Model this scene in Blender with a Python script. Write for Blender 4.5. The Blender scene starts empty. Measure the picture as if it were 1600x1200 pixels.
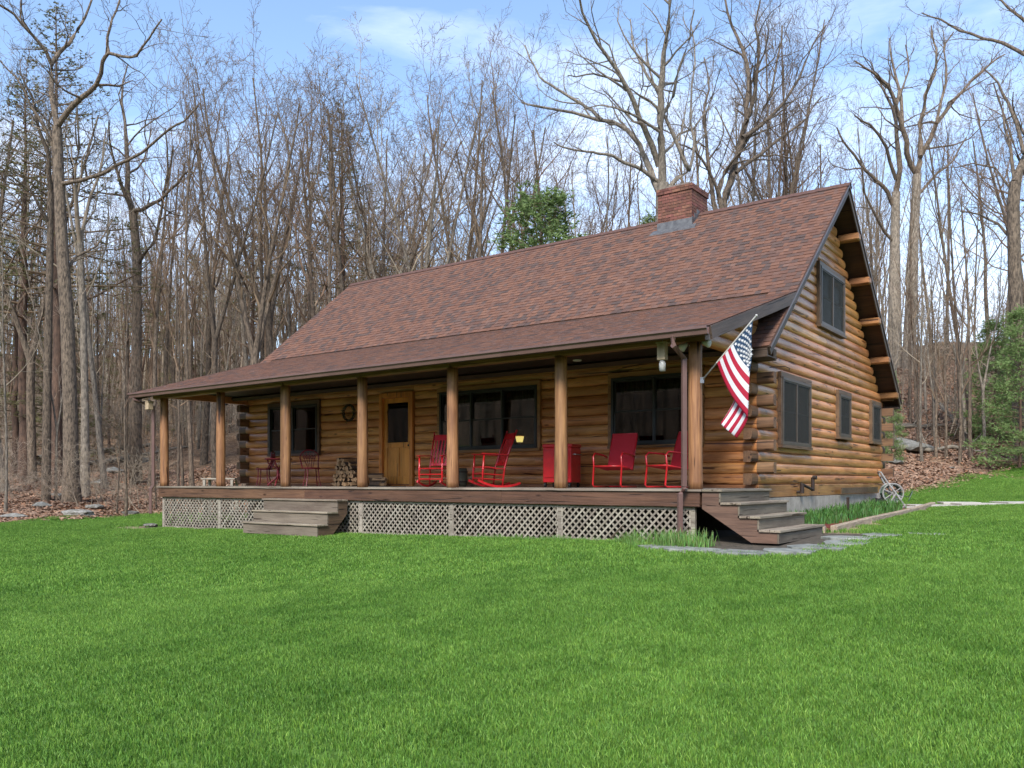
import bpy, bmesh, math, random
import numpy as np
from mathutils import Vector, Matrix, Euler
R = random.Random(7)
SC = bpy.context.scene
COL = SC.collection
rad = math.radians

# ------------------------------------------------------------------ camera, light, sky
CAM = (5.51, -12.277, 0.117); YAW = -0.636; FPX = 1307.0; HY = 752.6
cd = bpy.data.cameras.new('camera'); cam = bpy.data.objects.new('camera', cd); COL.objects.link(cam)
cam.location = CAM; cam.rotation_euler = (rad(90), 0, -YAW)
cd.sensor_width = 36; cd.lens = 36 * FPX / 1600; cd.shift_y = (HY - 600) / 1600
cd.clip_start = 0.1; cd.clip_end = 3000
SC.camera = cam
SUN_EL, SUN_AZ = rad(42), rad(160)          # azimuth measured from +Y clockwise: the sun stands behind the camera
w = bpy.data.worlds.new('World'); SC.world = w; w.use_nodes = True
nt = w.node_tree; nt.nodes.clear()
def N(t, k, **kw):
    n = t.nodes.new(k)
    for a, b in kw.items(): setattr(n, a, b)
    return n
out = N(nt, 'ShaderNodeOutputWorld'); bg = N(nt, 'ShaderNodeBackground'); bg.inputs[1].default_value = 0.15
sky = N(nt, 'ShaderNodeTexSky', sky_type='NISHITA'); sky.sun_disc = False; sky.sun_elevation = SUN_EL; sky.sun_rotation = SUN_AZ
sky.air_density = 1.0; sky.dust_density = 0.6; sky.ozone_density = 1.6
tc = N(nt, 'ShaderNodeTexCoord'); mp = N(nt, 'ShaderNodeMapping'); mp.inputs['Scale'].default_value = (1.3, 1.3, 4.2); mp.inputs['Location'].default_value = (0.3, 0.8, 0.1)
no = N(nt, 'ShaderNodeTexNoise'); no.inputs['Scale'].default_value = 1.7; no.inputs['Detail'].default_value = 9; no.inputs['Roughness'].default_value = 0.58; no.inputs['Distortion'].default_value = 0.3
cr = N(nt, 'ShaderNodeValToRGB'); cr.color_ramp.elements[0].position = 0.47; cr.color_ramp.elements[1].position = 0.72
sx = N(nt, 'ShaderNodeSeparateXYZ'); mr = N(nt, 'ShaderNodeMapRange'); mr.inputs[1].default_value = 0.05; mr.inputs[2].default_value = 0.55; mr.inputs[3].default_value = 0.16; mr.inputs[4].default_value = -0.07
ad = N(nt, 'ShaderNodeMath', operation='ADD'); mx = N(nt, 'ShaderNodeMixRGB'); mx.inputs[2].default_value = (4.3, 4.8, 5.8, 1)
ml = N(nt, 'ShaderNodeMath', operation='MULTIPLY'); ml.inputs[1].default_value = 0.72
L = nt.links.new
L(tc.outputs['Generated'], mp.inputs[0]); L(mp.outputs[0], no.inputs[0]); L(tc.outputs['Generated'], sx.inputs[0]); L(sx.outputs[2], mr.inputs[0])
L(no.outputs[0], ad.inputs[0]); L(mr.outputs[0], ad.inputs[1]); L(ad.outputs[0], cr.inputs[0]); L(cr.outputs[0], ml.inputs[0]); L(ml.outputs[0], mx.inputs[0])
L(sky.outputs[0], mx.inputs[1]); L(mx.outputs[0], bg.inputs[0]); L(bg.outputs[0], out.inputs[0])
sd = bpy.data.lights.new('sun', 'SUN'); sun = bpy.data.objects.new('sun', sd); COL.objects.link(sun)
sd.energy = 2.3; sd.angle = rad(16); sd.color = (1.0, 0.95, 0.88)
sun.rotation_euler = (rad(90) - SUN_EL, 0, math.pi - SUN_AZ + 0)
# lamp shines along -Z: point it away from the sun's place in the sky
sdir = Vector((math.sin(SUN_AZ) * math.cos(SUN_EL), math.cos(SUN_AZ) * math.cos(SUN_EL), math.sin(SUN_EL)))
sun.rotation_euler = sdir.to_track_quat('Z', 'Y').to_euler()
SC.view_settings.view_transform = 'Standard'; SC.view_settings.look = 'None'; SC.view_settings.gamma = 1
SC.view_settings.use_curve_mapping = False; SC.view_settings.exposure = 1.12
SC.cycles.max_bounces = 6; SC.cycles.transparent_max_bounces = 8; SC.cycles.diffuse_bounces = 4

# ------------------------------------------------------------------ measuring: from a pixel of the photograph to a place
_s, _c = math.sin(YAW), math.cos(YAW)
def ray(u, v):
    r = (u - 800) / FPX
    return (_s + r * _c, _c - r * _s, -(v - HY) / FPX)
def at(u, v, t):
    d = ray(u, v); return Vector((CAM[0] + t * d[0], CAM[1] + t * d[1], CAM[2] + t * d[2]))
def onY(u, v, y):
    d = ray(u, v); return at(u, v, (y - CAM[1]) / d[1])
def onX(u, v, x):
    d = ray(u, v); return at(u, v, (x - CAM[0]) / d[0])
def proj(p):
    dx, dy, dz = p[0] - CAM[0], p[1] - CAM[1], p[2] - CAM[2]; d = dx * _s + dy * _c
    return 800 + FPX * (dx * _c - dy * _s) / max(d, .01), HY - FPX * dz / max(d, .01), d

# ------------------------------------------------------------------ materials
MATS = {}
def mat(name, col, rough=0.7, var=0.0, col2=None, scale=(8, 8, 8), bump=0.0, bscale=None, metal=0, coat=0, island=False, attr=None, detail=6, spec=0.5, objvar=0.0, huevar=0.0, contrast=(0.35, 0.65), coords='Object', bdist=0.01, trans=0.0):
    m = bpy.data.materials.new(name); m.use_nodes = True; t = m.node_tree; b = t.nodes['Principled BSDF']; K = t.links.new
    b.inputs['Roughness'].default_value = rough; b.inputs['Metallic'].default_value = metal
    b.inputs['Specular IOR Level'].default_value = spec
    if coat: b.inputs['Coat Weight'].default_value = coat; b.inputs['Coat Roughness'].default_value = 0.25
    tcn = N(t, 'ShaderNodeTexCoord'); mpn = N(t, 'ShaderNodeMapping'); mpn.inputs['Scale'].default_value = scale
    src = tcn.outputs[coords]
    if coords == 'World':
        pass
    K(src, mpn.inputs[0])
    oi = N(t, 'ShaderNodeObjectInfo')
    if coords == 'Object':
        vm = N(t, 'ShaderNodeVectorMath', operation='SCALE'); cb = N(t, 'ShaderNodeCombineXYZ')
        K(oi.outputs['Random'], cb.inputs[0]); K(oi.outputs['Random'], cb.inputs[1]); vm.inputs[3].default_value = 37; K(cb.outputs[0], vm.inputs[0]); K(vm.outputs[0], mpn.inputs['Location'])
    n1 = N(t, 'ShaderNodeTexNoise'); n1.inputs['Scale'].default_value = 1; n1.inputs['Detail'].default_value = detail; n1.inputs['Roughness'].default_value = .62; K(mpn.outputs[0], n1.inputs[0])
    c = col if len(col) == 4 else (*col, 1)
    c2 = col2 if col2 else tuple(x * 0.6 for x in col); c2 = (*c2[:3], 1)
    rp = N(t, 'ShaderNodeValToRGB'); rp.color_ramp.elements[0].position = contrast[0]; rp.color_ramp.elements[1].position = contrast[1]
    rp.color_ramp.elements[0].color = c2; rp.color_ramp.elements[1].color = c
    K(n1.outputs[0], rp.inputs[0]); cur = rp.outputs[0]
    if attr:
        at_ = N(t, 'ShaderNodeAttribute'); at_.attribute_name = attr; mm = N(t, 'ShaderNodeMixRGB', blend_type='MULTIPLY'); mm.inputs[0].default_value = 1
        K(cur, mm.inputs[1]); K(at_.outputs['Color'], mm.inputs[2]); cur = mm.outputs[0]
    if objvar or huevar:
        hs = N(t, 'ShaderNodeHueSaturation'); r1 = N(t, 'ShaderNodeMapRange'); r1.inputs[3].default_value = 1 - objvar; r1.inputs[4].default_value = 1 + objvar; K(oi.outputs['Random'], r1.inputs[0]); K(r1.outputs[0], hs.inputs['Value'])
        m7 = N(t, 'ShaderNodeMath', operation='MULTIPLY'); m7.inputs[1].default_value = 7.31; f7 = N(t, 'ShaderNodeMath', operation='FRACT'); K(oi.outputs['Random'], m7.inputs[0]); K(m7.outputs[0], f7.inputs[0])
        r2 = N(t, 'ShaderNodeMapRange'); r2.inputs[3].default_value = .5 - huevar; r2.inputs[4].default_value = .5 + huevar; K(f7.outputs[0], r2.inputs[0]); K(r2.outputs[0], hs.inputs['Hue'])
        K(cur, hs.inputs['Color']); cur = hs.outputs[0]
    K(cur, b.inputs['Base Color'])
    if bump:
        bp = N(t, 'ShaderNodeBump'); bp.inputs['Strength'].default_value = bump; bp.inputs['Distance'].default_value = bdist
        n2 = N(t, 'ShaderNodeTexNoise'); n2.inputs['Detail'].default_value = 5; m2 = N(t, 'ShaderNodeMapping'); m2.inputs['Scale'].default_value = bscale or tuple(x * 3 for x in scale)
        n2.inputs['Scale'].default_value = 1; K(src, m2.inputs[0]); K(m2.outputs[0], n2.inputs[0]); K(n2.outputs[0], bp.inputs['Height']); K(bp.outputs[0], b.inputs['Normal'])
    if trans:
        tr = N(t, 'ShaderNodeBsdfTranslucent'); K(cur, tr.inputs[0]); ms = N(t, 'ShaderNodeMixShader'); ms.inputs[0].default_value = trans
        K(b.outputs[0], ms.inputs[1]); K(tr.outputs[0], ms.inputs[2]); K(ms.outputs[0], t.nodes['Material Output'].inputs[0])
    MATS[name] = m
    return m

def log_mat(name, base, dark, axis=0, rough=0.38, knots=True, objvar=.16):
    """stained timber: grain along the local X (or Z) axis, knots, dark checks, weather blotches"""
    m = bpy.data.materials.new(name); m.use_nodes = True; t = m.node_tree; b = t.nodes['Principled BSDF']; K = t.links.new
    b.inputs['Roughness'].default_value = rough
    tcn = N(t, 'ShaderNodeTexCoord'); oi = N(t, 'ShaderNodeObjectInfo')
    off = N(t, 'ShaderNodeVectorMath', operation='SCALE'); off.inputs[3].default_value = 53; cb = N(t, 'ShaderNodeCombineXYZ')
    for i in range(3): K(oi.outputs['Random'], cb.inputs[i])
    K(cb.outputs[0], off.inputs[0]); add = N(t, 'ShaderNodeVectorMath', operation='ADD'); K(tcn.outputs['Object'], add.inputs[0]); K(off.outputs[0], add.inputs[1])
    def noise(sc, det=6, rough_=.6, dist=0):
        mpn = N(t, 'ShaderNodeMapping'); mpn.inputs['Scale'].default_value = sc; K(add.outputs[0], mpn.inputs[0])
        n = N(t, 'ShaderNodeTexNoise'); n.inputs['Scale'].default_value = 1; n.inputs['Detail'].default_value = det; n.inputs['Roughness'].default_value = rough_; n.inputs['Distortion'].default_value = dist
        K(mpn.outputs[0], n.inputs[0]); return n.outputs[0]
    S = lambda lo, cr_: (lo, cr_, cr_) if axis == 0 else (cr_, cr_, lo)
    g = noise(S(1.6, 34), 7); bl = noise(S(.9, 3.5), 4); ck = noise(S(.8, 17), 3, .5, .6)
    def ramp(inp, p0, p1, c0, c1):
        r = N(t, 'ShaderNodeValToRGB'); r.color_ramp.elements[0].position = p0; r.color_ramp.elements[1].position = p1
        r.color_ramp.elements[0].color = (*c0, 1); r.color_ramp.elements[1].color = (*c1, 1); K(inp, r.inputs[0]); return r.outputs[0]
    c = ramp(g, .3, .68, dark, base)
    def mul(a, b_, f=1):
        q = N(t, 'ShaderNodeMixRGB', blend_type='MULTIPLY'); q.inputs[0].default_value = f; K(a, q.inputs[1]); K(b_, q.inputs[2]); return q.outputs[0]
    c = mul(c, ramp(bl, .32, .62, (.62, .55, .5), (1.12, 1.08, 1.0)))
    c = mul(c, ramp(ck, .338, .358, (.22, .17, .13), (1, 1, 1)))
    if knots:
        mpn = N(t, 'ShaderNodeMapping'); mpn.inputs['Scale'].default_value = S(1.7, 5); K(add.outputs[0], mpn.inputs[0])
        vo = N(t, 'ShaderNodeTexVoronoi'); vo.inputs['Scale'].default_value = 1; K(mpn.outputs[0], vo.inputs[0])
        c = mul(c, ramp(vo.outputs['Distance'], .06, .15, (.28, .2, .15), (1, 1, 1)))
    hs = N(t, 'ShaderNodeHueSaturation'); r1 = N(t, 'ShaderNodeMapRange'); r1.inputs[3].default_value = 1 - objvar; r1.inputs[4].default_value = 1 + objvar; K(oi.outputs['Random'], r1.inputs[0]); K(r1.outputs[0], hs.inputs['Value'])
    m7 = N(t, 'ShaderNodeMath', operation='MULTIPLY'); m7.inputs[1].default_value = 7.31; f7 = N(t, 'ShaderNodeMath', operation='FRACT'); K(oi.outputs['Random'], m7.inputs[0]); K(m7.outputs[0], f7.inputs[0])
    r2 = N(t, 'ShaderNodeMapRange'); r2.inputs[3].default_value = .492; r2.inputs[4].default_value = .508; K(f7.outputs[0], r2.inputs[0]); K(r2.outputs[0], hs.inputs['Hue'])
    K(c, hs.inputs['Color']); K(hs.outputs[0], b.inputs['Base Color'])
    bp = N(t, 'ShaderNodeBump'); bp.inputs['Strength'].default_value = .55; bp.inputs['Distance'].default_value = .012
    sm = N(t, 'ShaderNodeMath', operation='ADD'); K(g, sm.inputs[0]); rr = ramp(ck, .335, .365, (0, 0, 0), (1, 1, 1)); K(rr, sm.inputs[1]); K(sm.outputs[0], bp.inputs['Height']); K(bp.outputs[0], b.inputs['Normal'])
    MATS[name] = m; return m

log_mat('log_wall', (.64, .315, .122), (.40, .165, .057), 0, .30)
log_mat('log_end', (.23, .13, .068), (.105, .06, .034), 0, .7)
log_mat('post_wood', (.38, .21, .09), (.17, .08, .034), 2, .6)
log_mat('beam_wood', (.34, .17, .065), (.20, .09, .035), 0, .5)
log_mat('rim_wood', (.15, .075, .045), (.08, .04, .026), 0, .6)
log_mat('dark_trim', (.095, .066, .05), (.05, .034, .026), 0, .6, False)
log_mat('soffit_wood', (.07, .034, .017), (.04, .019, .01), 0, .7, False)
log_mat('trim_wood', (.36, .185, .07), (.24, .11, .042), 0, .45)
log_mat('frame_brown', (.15, .095, .055), (.09, .055, .032), 0, .5, False)
log_mat('door_wood', (.72, .32, .075), (.56, .225, .045), 2, .35, False, .04)
log_mat('deck_wood', (.30, .265, .22), (.18, .155, .13), 0, .8, False, .12)
log_mat('step_wood', (.30, .26, .205), (.18, .152, .12), 0, .8, False, .10)
log_mat('riser_wood', (.19, .162, .128), (.125, .106, .082), 0, .75, False, .08)
log_mat('stringer_wood', (.17, .105, .07), (.095, .06, .042), 0, .7, False, .08)
log_mat('lattice_wood', (.36, .34, .30), (.20, .18, .15), 0, .85, False, .18)
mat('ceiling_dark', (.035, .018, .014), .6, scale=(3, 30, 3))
mat('shingle', (1.0, 1.0, 1.0), .95, col2=(.72, .70, .70), scale=(60, 60, 60), attr='tint', bump=.5, bscale=(160, 160, 160), spec=.2, coords='Generated')
MATS['shingle'].node_tree.nodes  # colour comes from each shingle's own dye lot
mat('ridge_cap', (.125, .062, .046), .9, scale=(20, 20, 20), bump=.3)
mat('brick', (.215, .09, .06), .9, col2=(.12, .052, .038), scale=(14, 14, 14), bump=.6, objvar=.35, huevar=.012)
mat('mortar', (.24, .19, .16), .95, scale=(20, 20, 20), bump=.4)
mat('lead', (.17, .17, .17), .55, col2=(.09, .09, .095), scale=(9, 9, 9), metal=.4)
mat('gutter_brown', (.16, .095, .08), .35, col2=(.13, .075, .065), scale=(3, 3, 3), spec=.5)
mat('gutter_dark', (.085, .05, .038), .4, col2=(.065, .038, .03), scale=(3, 3, 3))
mat('shaded_block', (.07, .065, .055), .95, col2=(.04, .038, .032), scale=(4, 4, 4), bump=.3)  # front foundation behind the lattice: under-porch shade put into the block colour
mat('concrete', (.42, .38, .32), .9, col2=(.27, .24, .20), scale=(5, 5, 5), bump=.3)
mat('window_frame', (.022, .026, .024), .4, scale=(5, 5, 5))
mat('window_frame_brown', (.085, .065, .05), .45, scale=(5, 5, 5))
mat('screen', (.030, .035, .036), .5, col2=(.02, .023, .024), scale=(3, 3, 3))
mat('curtain', (.26, .25, .22), .9, scale=(30, 30, 1.5), col2=(.12, .12, .11))
mat('interior', (.045, .03, .02), .9)
mat('red_paint', (.56, .012, .018), .28, col2=(.42, .010, .014), scale=(7, 7, 7), coat=.3)
mat('red_fabric', (.50, .014, .028), .8, col2=(.40, .012, .022), scale=(60, 60, 60), bump=.3)
mat('dark_red_iron', (.20, .015, .022), .45, scale=(9, 9, 9))
mat('black', (.012, .012, .012), .5)
mat('rusty_iron', (.035, .018, .012), .7, col2=(.015, .01, .008), scale=(20, 20, 20), bump=.3)
mat('steel', (.45, .45, .46), .35, metal=.8)
mat('grey_plastic', (.33, .33, .32), .5, scale=(6, 6, 6), col2=(.25, .25, .24))
mat('hose', (.10, .16, .12), .5)
mat('white_paint', (.72, .70, .66), .6, col2=(.5, .48, .44), scale=(6, 6, 6))
mat('pale_wood', (.50, .38, .24), .8, scale=(10, 10, 3))
mat('firewood_bark', (.12, .075, .045), .95, col2=(.06, .04, .028), scale=(25, 25, 25), bump=.8)
mat('firewood_face', (.46, .30, .16), .85, col2=(.30, .17, .08), scale=(4, 30, 30), objvar=.25)
mat('flag_red', (.50, .010, .045), .75, scale=(5, 5, 5), col2=(.44, .009, .04), trans=.25)
mat('flag_white', (.80, .78, .80), .75, scale=(5, 5, 5), col2=(.74, .72, .75), trans=.25)
mat('flag_blue', (.020, .060, .13), .75, scale=(5, 5, 5), col2=(.016, .05, .11), trans=.2)
mat('star_white', (.82, .82, .84), .75)
mat('slate', (.30, .31, .27), .8, col2=(.13, .14, .125), scale=(6, 6, 6), bump=.6, objvar=.2)
mat('path_stone', (.50, .47, .42), .9, col2=(.36, .34, .3), scale=(5, 5, 5), bump=.4)
mat('weathered_timber', (.42, .34, .24), .9, col2=(.24, .18, .13), scale=(3, 30, 30), bump=.6)
mat('mulch', (.30, .035, .02), .95, col2=(.06, .02, .012), scale=(30, 30, 30), bump=1, bdist=.03)
mat('soil', (.10, .078, .055), .95, col2=(.04, .034, .022), scale=(12, 12, 12), bump=.8)
mat('bark_brown', (.20, .15, .105), .95, col2=(.06, .045, .032), scale=(17, 17, 5), bump=1, bscale=(34, 34, 9), bdist=.05, objvar=.25, contrast=(.38, .6))
mat('bark_grey', (.29, .245, .19), .95, col2=(.12, .10, .078), scale=(15, 15, 5), bump=1, bscale=(34, 34, 9), bdist=.05, objvar=.25, contrast=(.38, .6))
mat('bark_pine', (.15, .09, .06), .95, col2=(.06, .038, .028), scale=(9, 9, 3), bump=1, bscale=(24, 24, 6), bdist=.03, objvar=.2)
mat('twig', (.21, .14, .085), .9, col2=(.11, .072, .045), scale=(2, 2, 2), objvar=.28, huevar=.01)
mat('twig_grey', (.33, .265, .19), .9, col2=(.18, .14, .10), scale=(2, 2, 2), objvar=.25, huevar=.008)
mat('needles', (.20, .19, .075), .7, col2=(.11, .11, .045), scale=(1.3, 1.3, 1.3), objvar=.2, trans=.25)
mat('needles_fresh', (.25, .35, .12), .7, col2=(.14, .21, .065), scale=(1.3, 1.3, 1.3), objvar=.15, trans=.3)
mat('rock', (.30, .29, .26), .9, col2=(.13, .125, .10), scale=(3, 3, 3), bump=1, bdist=.05, objvar=.25)
mat('dead_wood', (.33, .29, .23), .95, col2=(.14, .12, .09), scale=(2, 12, 12), bump=1, bdist=.03, objvar=.2)
mat('dry_leaf', (.30, .20, .135), .85, col2=(.19, .125, .085), scale=(3, 3, 3), attr='tint', coords='Generated')
mat('plant_green', (.10, .24, .05), .6, col2=(.06, .15, .03), scale=(4, 4, 4), attr='tint', trans=.3)
mat('clay_pot', (.10, .10, .07), .7)
mat('lampshade', (.5, .3, .08), .8)
mat('glass_jar', (.5, .5, .48), .15)

def emis(name, col, s):
    m = bpy.data.materials.new(name); m.use_nodes = True; b = m.node_tree.nodes['Principled BSDF']; b.inputs['Emission Color'].default_value = (*col, 1); b.inputs['Emission Strength'].default_value = s; b.inputs['Base Color'].default_value = (*col, 1); MATS[name] = m
emis('lit_bulb', (1, .62, .18), 2.6); emis('lit_shade', (1, .7, .22), 1.2)
def glassmat(name, refl, tint=(1, 1, 1)):
    m = bpy.data.materials.new(name); m.use_nodes = True; t = m.node_tree; t.nodes.remove(t.nodes['Principled BSDF'])
    tr = N(t, 'ShaderNodeBsdfTransparent'); tr.inputs[0].default_value = (*tint, 1); gl = N(t, 'ShaderNodeBsdfGlossy'); gl.inputs['Roughness'].default_value = .03; fr = N(t, 'ShaderNodeFresnel'); fr.inputs[0].default_value = 1.5
    ma = N(t, 'ShaderNodeMath', operation='MULTIPLY_ADD'); ma.inputs[1].default_value = 1; ma.inputs[2].default_value = refl
    ms = N(t, 'ShaderNodeMixShader'); t.links.new(fr.outputs[0], ma.inputs[0]); t.links.new(ma.outputs[0], ms.inputs[0]); t.links.new(tr.outputs[0], ms.inputs[1]); t.links.new(gl.outputs[0], ms.inputs[2]); t.links.new(ms.outputs[0], t.nodes['Material Output'].inputs[0]); MATS[name] = m
def screenmat(name, col, cover):
    m = bpy.data.materials.new(name); m.use_nodes = True; t = m.node_tree; t.nodes.remove(t.nodes['Principled BSDF']); tr = N(t, 'ShaderNodeBsdfTransparent'); df = N(t, 'ShaderNodeBsdfDiffuse'); df.inputs[0].default_value = (*col, 1); ms = N(t, 'ShaderNodeMixShader'); ms.inputs[0].default_value = cover
    t.links.new(tr.outputs[0], ms.inputs[1]); t.links.new(df.outputs[0], ms.inputs[2]); t.links.new(ms.outputs[0], t.nodes['Material Output'].inputs[0]); MATS[name] = m
screenmat('insect_screen', (.075, .075, .07), .5)
glassmat('window_glass', .012, (.6, .64, .62)); glassmat('screened_glass', -.02, (.45, .48, .48))

# ground materials (in world metres)
def ground_mat(name, cols, scales, bump):
    m = bpy.data.materials.new(name); m.use_nodes = True; t = m.node_tree; b = t.nodes['Principled BSDF']; K = t.links.new; b.inputs['Roughness'].default_value = .95; b.inputs['Specular IOR Level'].default_value = .15
    g = N(t, 'ShaderNodeNewGeometry'); n1 = N(t, 'ShaderNodeTexNoise'); n1.inputs['Scale'].default_value = scales[0]; n1.inputs['Detail'].default_value = 8; n2 = N(t, 'ShaderNodeTexVoronoi'); n2.inputs['Scale'].default_value = scales[1]
    n3 = N(t, 'ShaderNodeTexNoise'); n3.inputs['Scale'].default_value = scales[2]; n3.inputs['Detail'].default_value = 4
    for n in (n1, n2, n3): K(g.outputs['Position'], n.inputs[0])
    r = N(t, 'ShaderNodeValToRGB'); els = r.color_ramp.elements; els[0].position = .3; els[0].color = (*cols[0], 1); els[1].position = .7; els[1].color = (*cols[2], 1); e = els.new(.5); e.color = (*cols[1], 1)
    sp = N(t, 'ShaderNodeSeparateColor'); K(n2.outputs['Color'], sp.inputs[0]); mm = N(t, 'ShaderNodeMath', operation='ADD'); m3 = N(t, 'ShaderNodeMath', operation='MULTIPLY_ADD'); m3.inputs[1].default_value = .5; m3.inputs[2].default_value = -.25; K(sp.outputs[0], m3.inputs[0]); K(m3.outputs[0], mm.inputs[0]); K(n1.outputs[0], mm.inputs[1]); K(mm.outputs[0], r.inputs[0])
    q = N(t, 'ShaderNodeMixRGB', blend_type='MULTIPLY'); q.inputs[0].default_value = 1; r3 = N(t, 'ShaderNodeValToRGB'); r3.color_ramp.elements[0].position = .3; r3.color_ramp.elements[1].position = .7; r3.color_ramp.elements[0].color = (.62, .6, .58, 1); r3.color_ramp.elements[1].color = (1.15, 1.12, 1.05, 1)
    K(n3.outputs[0], r3.inputs[0]); K(r.outputs[0], q.inputs[1]); K(r3.outputs[0], q.inputs[2]); K(q.outputs[0], b.inputs['Base Color'])
    bp = N(t, 'ShaderNodeBump'); bp.inputs['Strength'].default_value = bump; bp.inputs['Distance'].default_value = .04; K(sp.outputs[1], bp.inputs['Height']); K(bp.outputs[0], b.inputs['Normal']); MATS[name] = m
ground_mat('leaf_litter', [(.13, .085, .055), (.24, .155, .10), (.38, .26, .17)], (3.0, 22, .35), .9)
ground_mat('turf_soil', [(.06, .12, .02), (.09, .18, .03), (.12, .22, .045)], (6, 40, .5), .5)
ground_mat('bare_dirt', [(.20, .16, .10), (.30, .24, .15), (.36, .30, .19)], (4, 30, .6), .6)
def grass_mat(name, dark, light, tip):
    m = bpy.data.materials.new(name); m.use_nodes = True; t = m.node_tree; b = t.nodes['Principled BSDF']; K = t.links.new; b.inputs['Roughness'].default_value = .55; b.inputs['Specular IOR Level'].default_value = .3
    g = N(t, 'ShaderNodeNewGeometry'); n1 = N(t, 'ShaderNodeTexNoise'); n1.inputs['Scale'].default_value = .33; n1.inputs['Detail'].default_value = 5; n1.inputs['Roughness'].default_value = .6; K(g.outputs['Position'], n1.inputs[0])
    n2 = N(t, 'ShaderNodeTexNoise'); n2.inputs['Scale'].default_value = 2.7; n2.inputs['Detail'].default_value = 4; K(g.outputs['Position'], n2.inputs[0])
    sm = N(t, 'ShaderNodeMath', operation='ADD'); K(n1.outputs[0], sm.inputs[0]); K(n2.outputs[0], sm.inputs[1])
    r = N(t, 'ShaderNodeValToRGB'); r.color_ramp.elements[0].position = .0; r.color_ramp.elements[1].position = 1; r.color_ramp.elements[0].color = (*dark, 1); r.color_ramp.elements[1].color = (*light, 1)
    mrr = N(t, 'ShaderNodeMapRange'); mrr.inputs[1].default_value = .72; mrr.inputs[2].default_value = 1.28; K(sm.outputs[0], mrr.inputs[0]); K(mrr.outputs[0], r.inputs[0])
    a = N(t, 'ShaderNodeAttribute'); a.attribute_name = 'tint'; q = N(t, 'ShaderNodeMixRGB', blend_type='MULTIPLY'); q.inputs[0].default_value = 1; K(r.outputs[0], q.inputs[1]); K(a.outputs['Color'], q.inputs[2]); K(q.outputs[0], b.inputs['Base Color'])
    tr = N(t, 'ShaderNodeBsdfTranslucent'); K(q.outputs[0], tr.inputs[0]); ms = N(t, 'ShaderNodeMixShader'); ms.inputs[0].default_value = .3; K(b.outputs[0], ms.inputs[1]); K(tr.outputs[0], ms.inputs[2]); K(ms.outputs[0], t.nodes['Material Output'].inputs[0]); MATS[name] = m
grass_mat('grass_blade', (.094, .210, .027), (.180, .335, .052), None)

# ------------------------------------------------------------------ mesh helpers
class MB:
    def __init__(s): s.v = []; s.f = []; s.m = []; s.tint = None
    def quad(s, pts, m=0):
        i = len(s.v); s.v += [tuple(p) for p in pts]; s.f.append(tuple(range(i, i + len(pts)))); s.m.append(m)
    def box(s, c, d, rot=None, m=0, taper=1.0):
        i = len(s.v); hx, hy, hz = d[0] / 2, d[1] / 2, d[2] / 2
        P = [Vector((x * hx * (taper if z > 0 else 1), y * hy * (taper if z > 0 else 1), z * hz)) for z in (-1, 1) for y in (-1, 1) for x in (-1, 1)]
        if rot is not None: P = [rot @ p for p in P]
        s.v += [tuple(p + Vector(c)) for p in P]
        for f in ((0, 2, 3, 1), (4, 5, 7, 6), (0, 1, 5, 4), (2, 6, 7, 3), (0, 4, 6, 2), (1, 3, 7, 5)): s.f.append(tuple(i + k for k in f)); s.m.append(m)
        return s
    def lohi(s, a, b, m=0): return s.box([(a[k] + b[k]) / 2 for k in range(3)], [abs(b[k] - a[k]) for k in range(3)], None, m)
    def tube(s, pts, r, n=6, m=0, cap=True):
        pts = [Vector(p) for p in pts]; rs = r if isinstance(r, (list, tuple)) else [r] * len(pts); base = len(s.v)
        for k, p in enumerate(pts):
            d = (pts[min(k + 1, len(pts) - 1)] - pts[max(k - 1, 0)])
            if d.length < 1e-9: d = Vector((0, 0, 1))
            d.normalize(); a = d.cross(Vector((.03, .08, 1)) if abs(d.z) < .95 else Vector((1, .05, 0))).normalized(); b = d.cross(a)
            for j in range(n):
                t = 2 * math.pi * j / n; s.v.append(tuple(p + (a * math.cos(t) + b * math.sin(t)) * rs[k]))
        for k in range(len(pts) - 1):
            for j in range(n):
                s.f.append((base + k * n + j, base + k * n + (j + 1) % n, base + (k + 1) * n + (j + 1) % n, base + (k + 1) * n + j)); s.m.append(m)
        if cap:
            s.f.append(tuple(base + j for j in range(n))[::-1]); s.m.append(m); e = base + (len(pts) - 1) * n; s.f.append(tuple(e + j for j in range(n))); s.m.append(m)
        return s
    def prism(s, poly, z0, z1, m=0):
        i = len(s.v); n = len(poly); s.v += [(p[0], p[1], z0) for p in poly] + [(p[0], p[1], z1) for p in poly]
        s.f.append(tuple(range(i, i + n))[::-1]); s.f.append(tuple(range(i + n, i + 2 * n))); s.m += [m, m]
        for k in range(n): s.f.append((i + k, i + (k + 1) % n, i + n + (k + 1) % n, i + n + k)); s.m.append(m)
        return s
    def mesh(s, name, mats, smooth=False, tints=None):
        me = bpy.data.meshes.new(name); me.from_pydata(s.v, [], s.f)
        for m in (mats if isinstance(mats, (list, tuple)) else [mats]): me.materials.append(MATS[m])
        if any(s.m): me.polygons.foreach_set('material_index', s.m)
        if smooth: me.polygons.foreach_set('use_smooth', [True] * len(me.polygons))
        if tints is not None:
            ca = me.color_attributes.new('tint', 'FLOAT_COLOR', 'CORNER'); arr = np.ones((len(me.loops), 4), 'f'); lt = np.zeros(len(me.polygons), 'i'); me.polygons.foreach_get('loop_total', lt)
            arr[:, :3] = np.repeat(np.array(tints, 'f'), lt, axis=0); ca.data.foreach_set('color', arr.ravel())
        me.update(); return me
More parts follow.
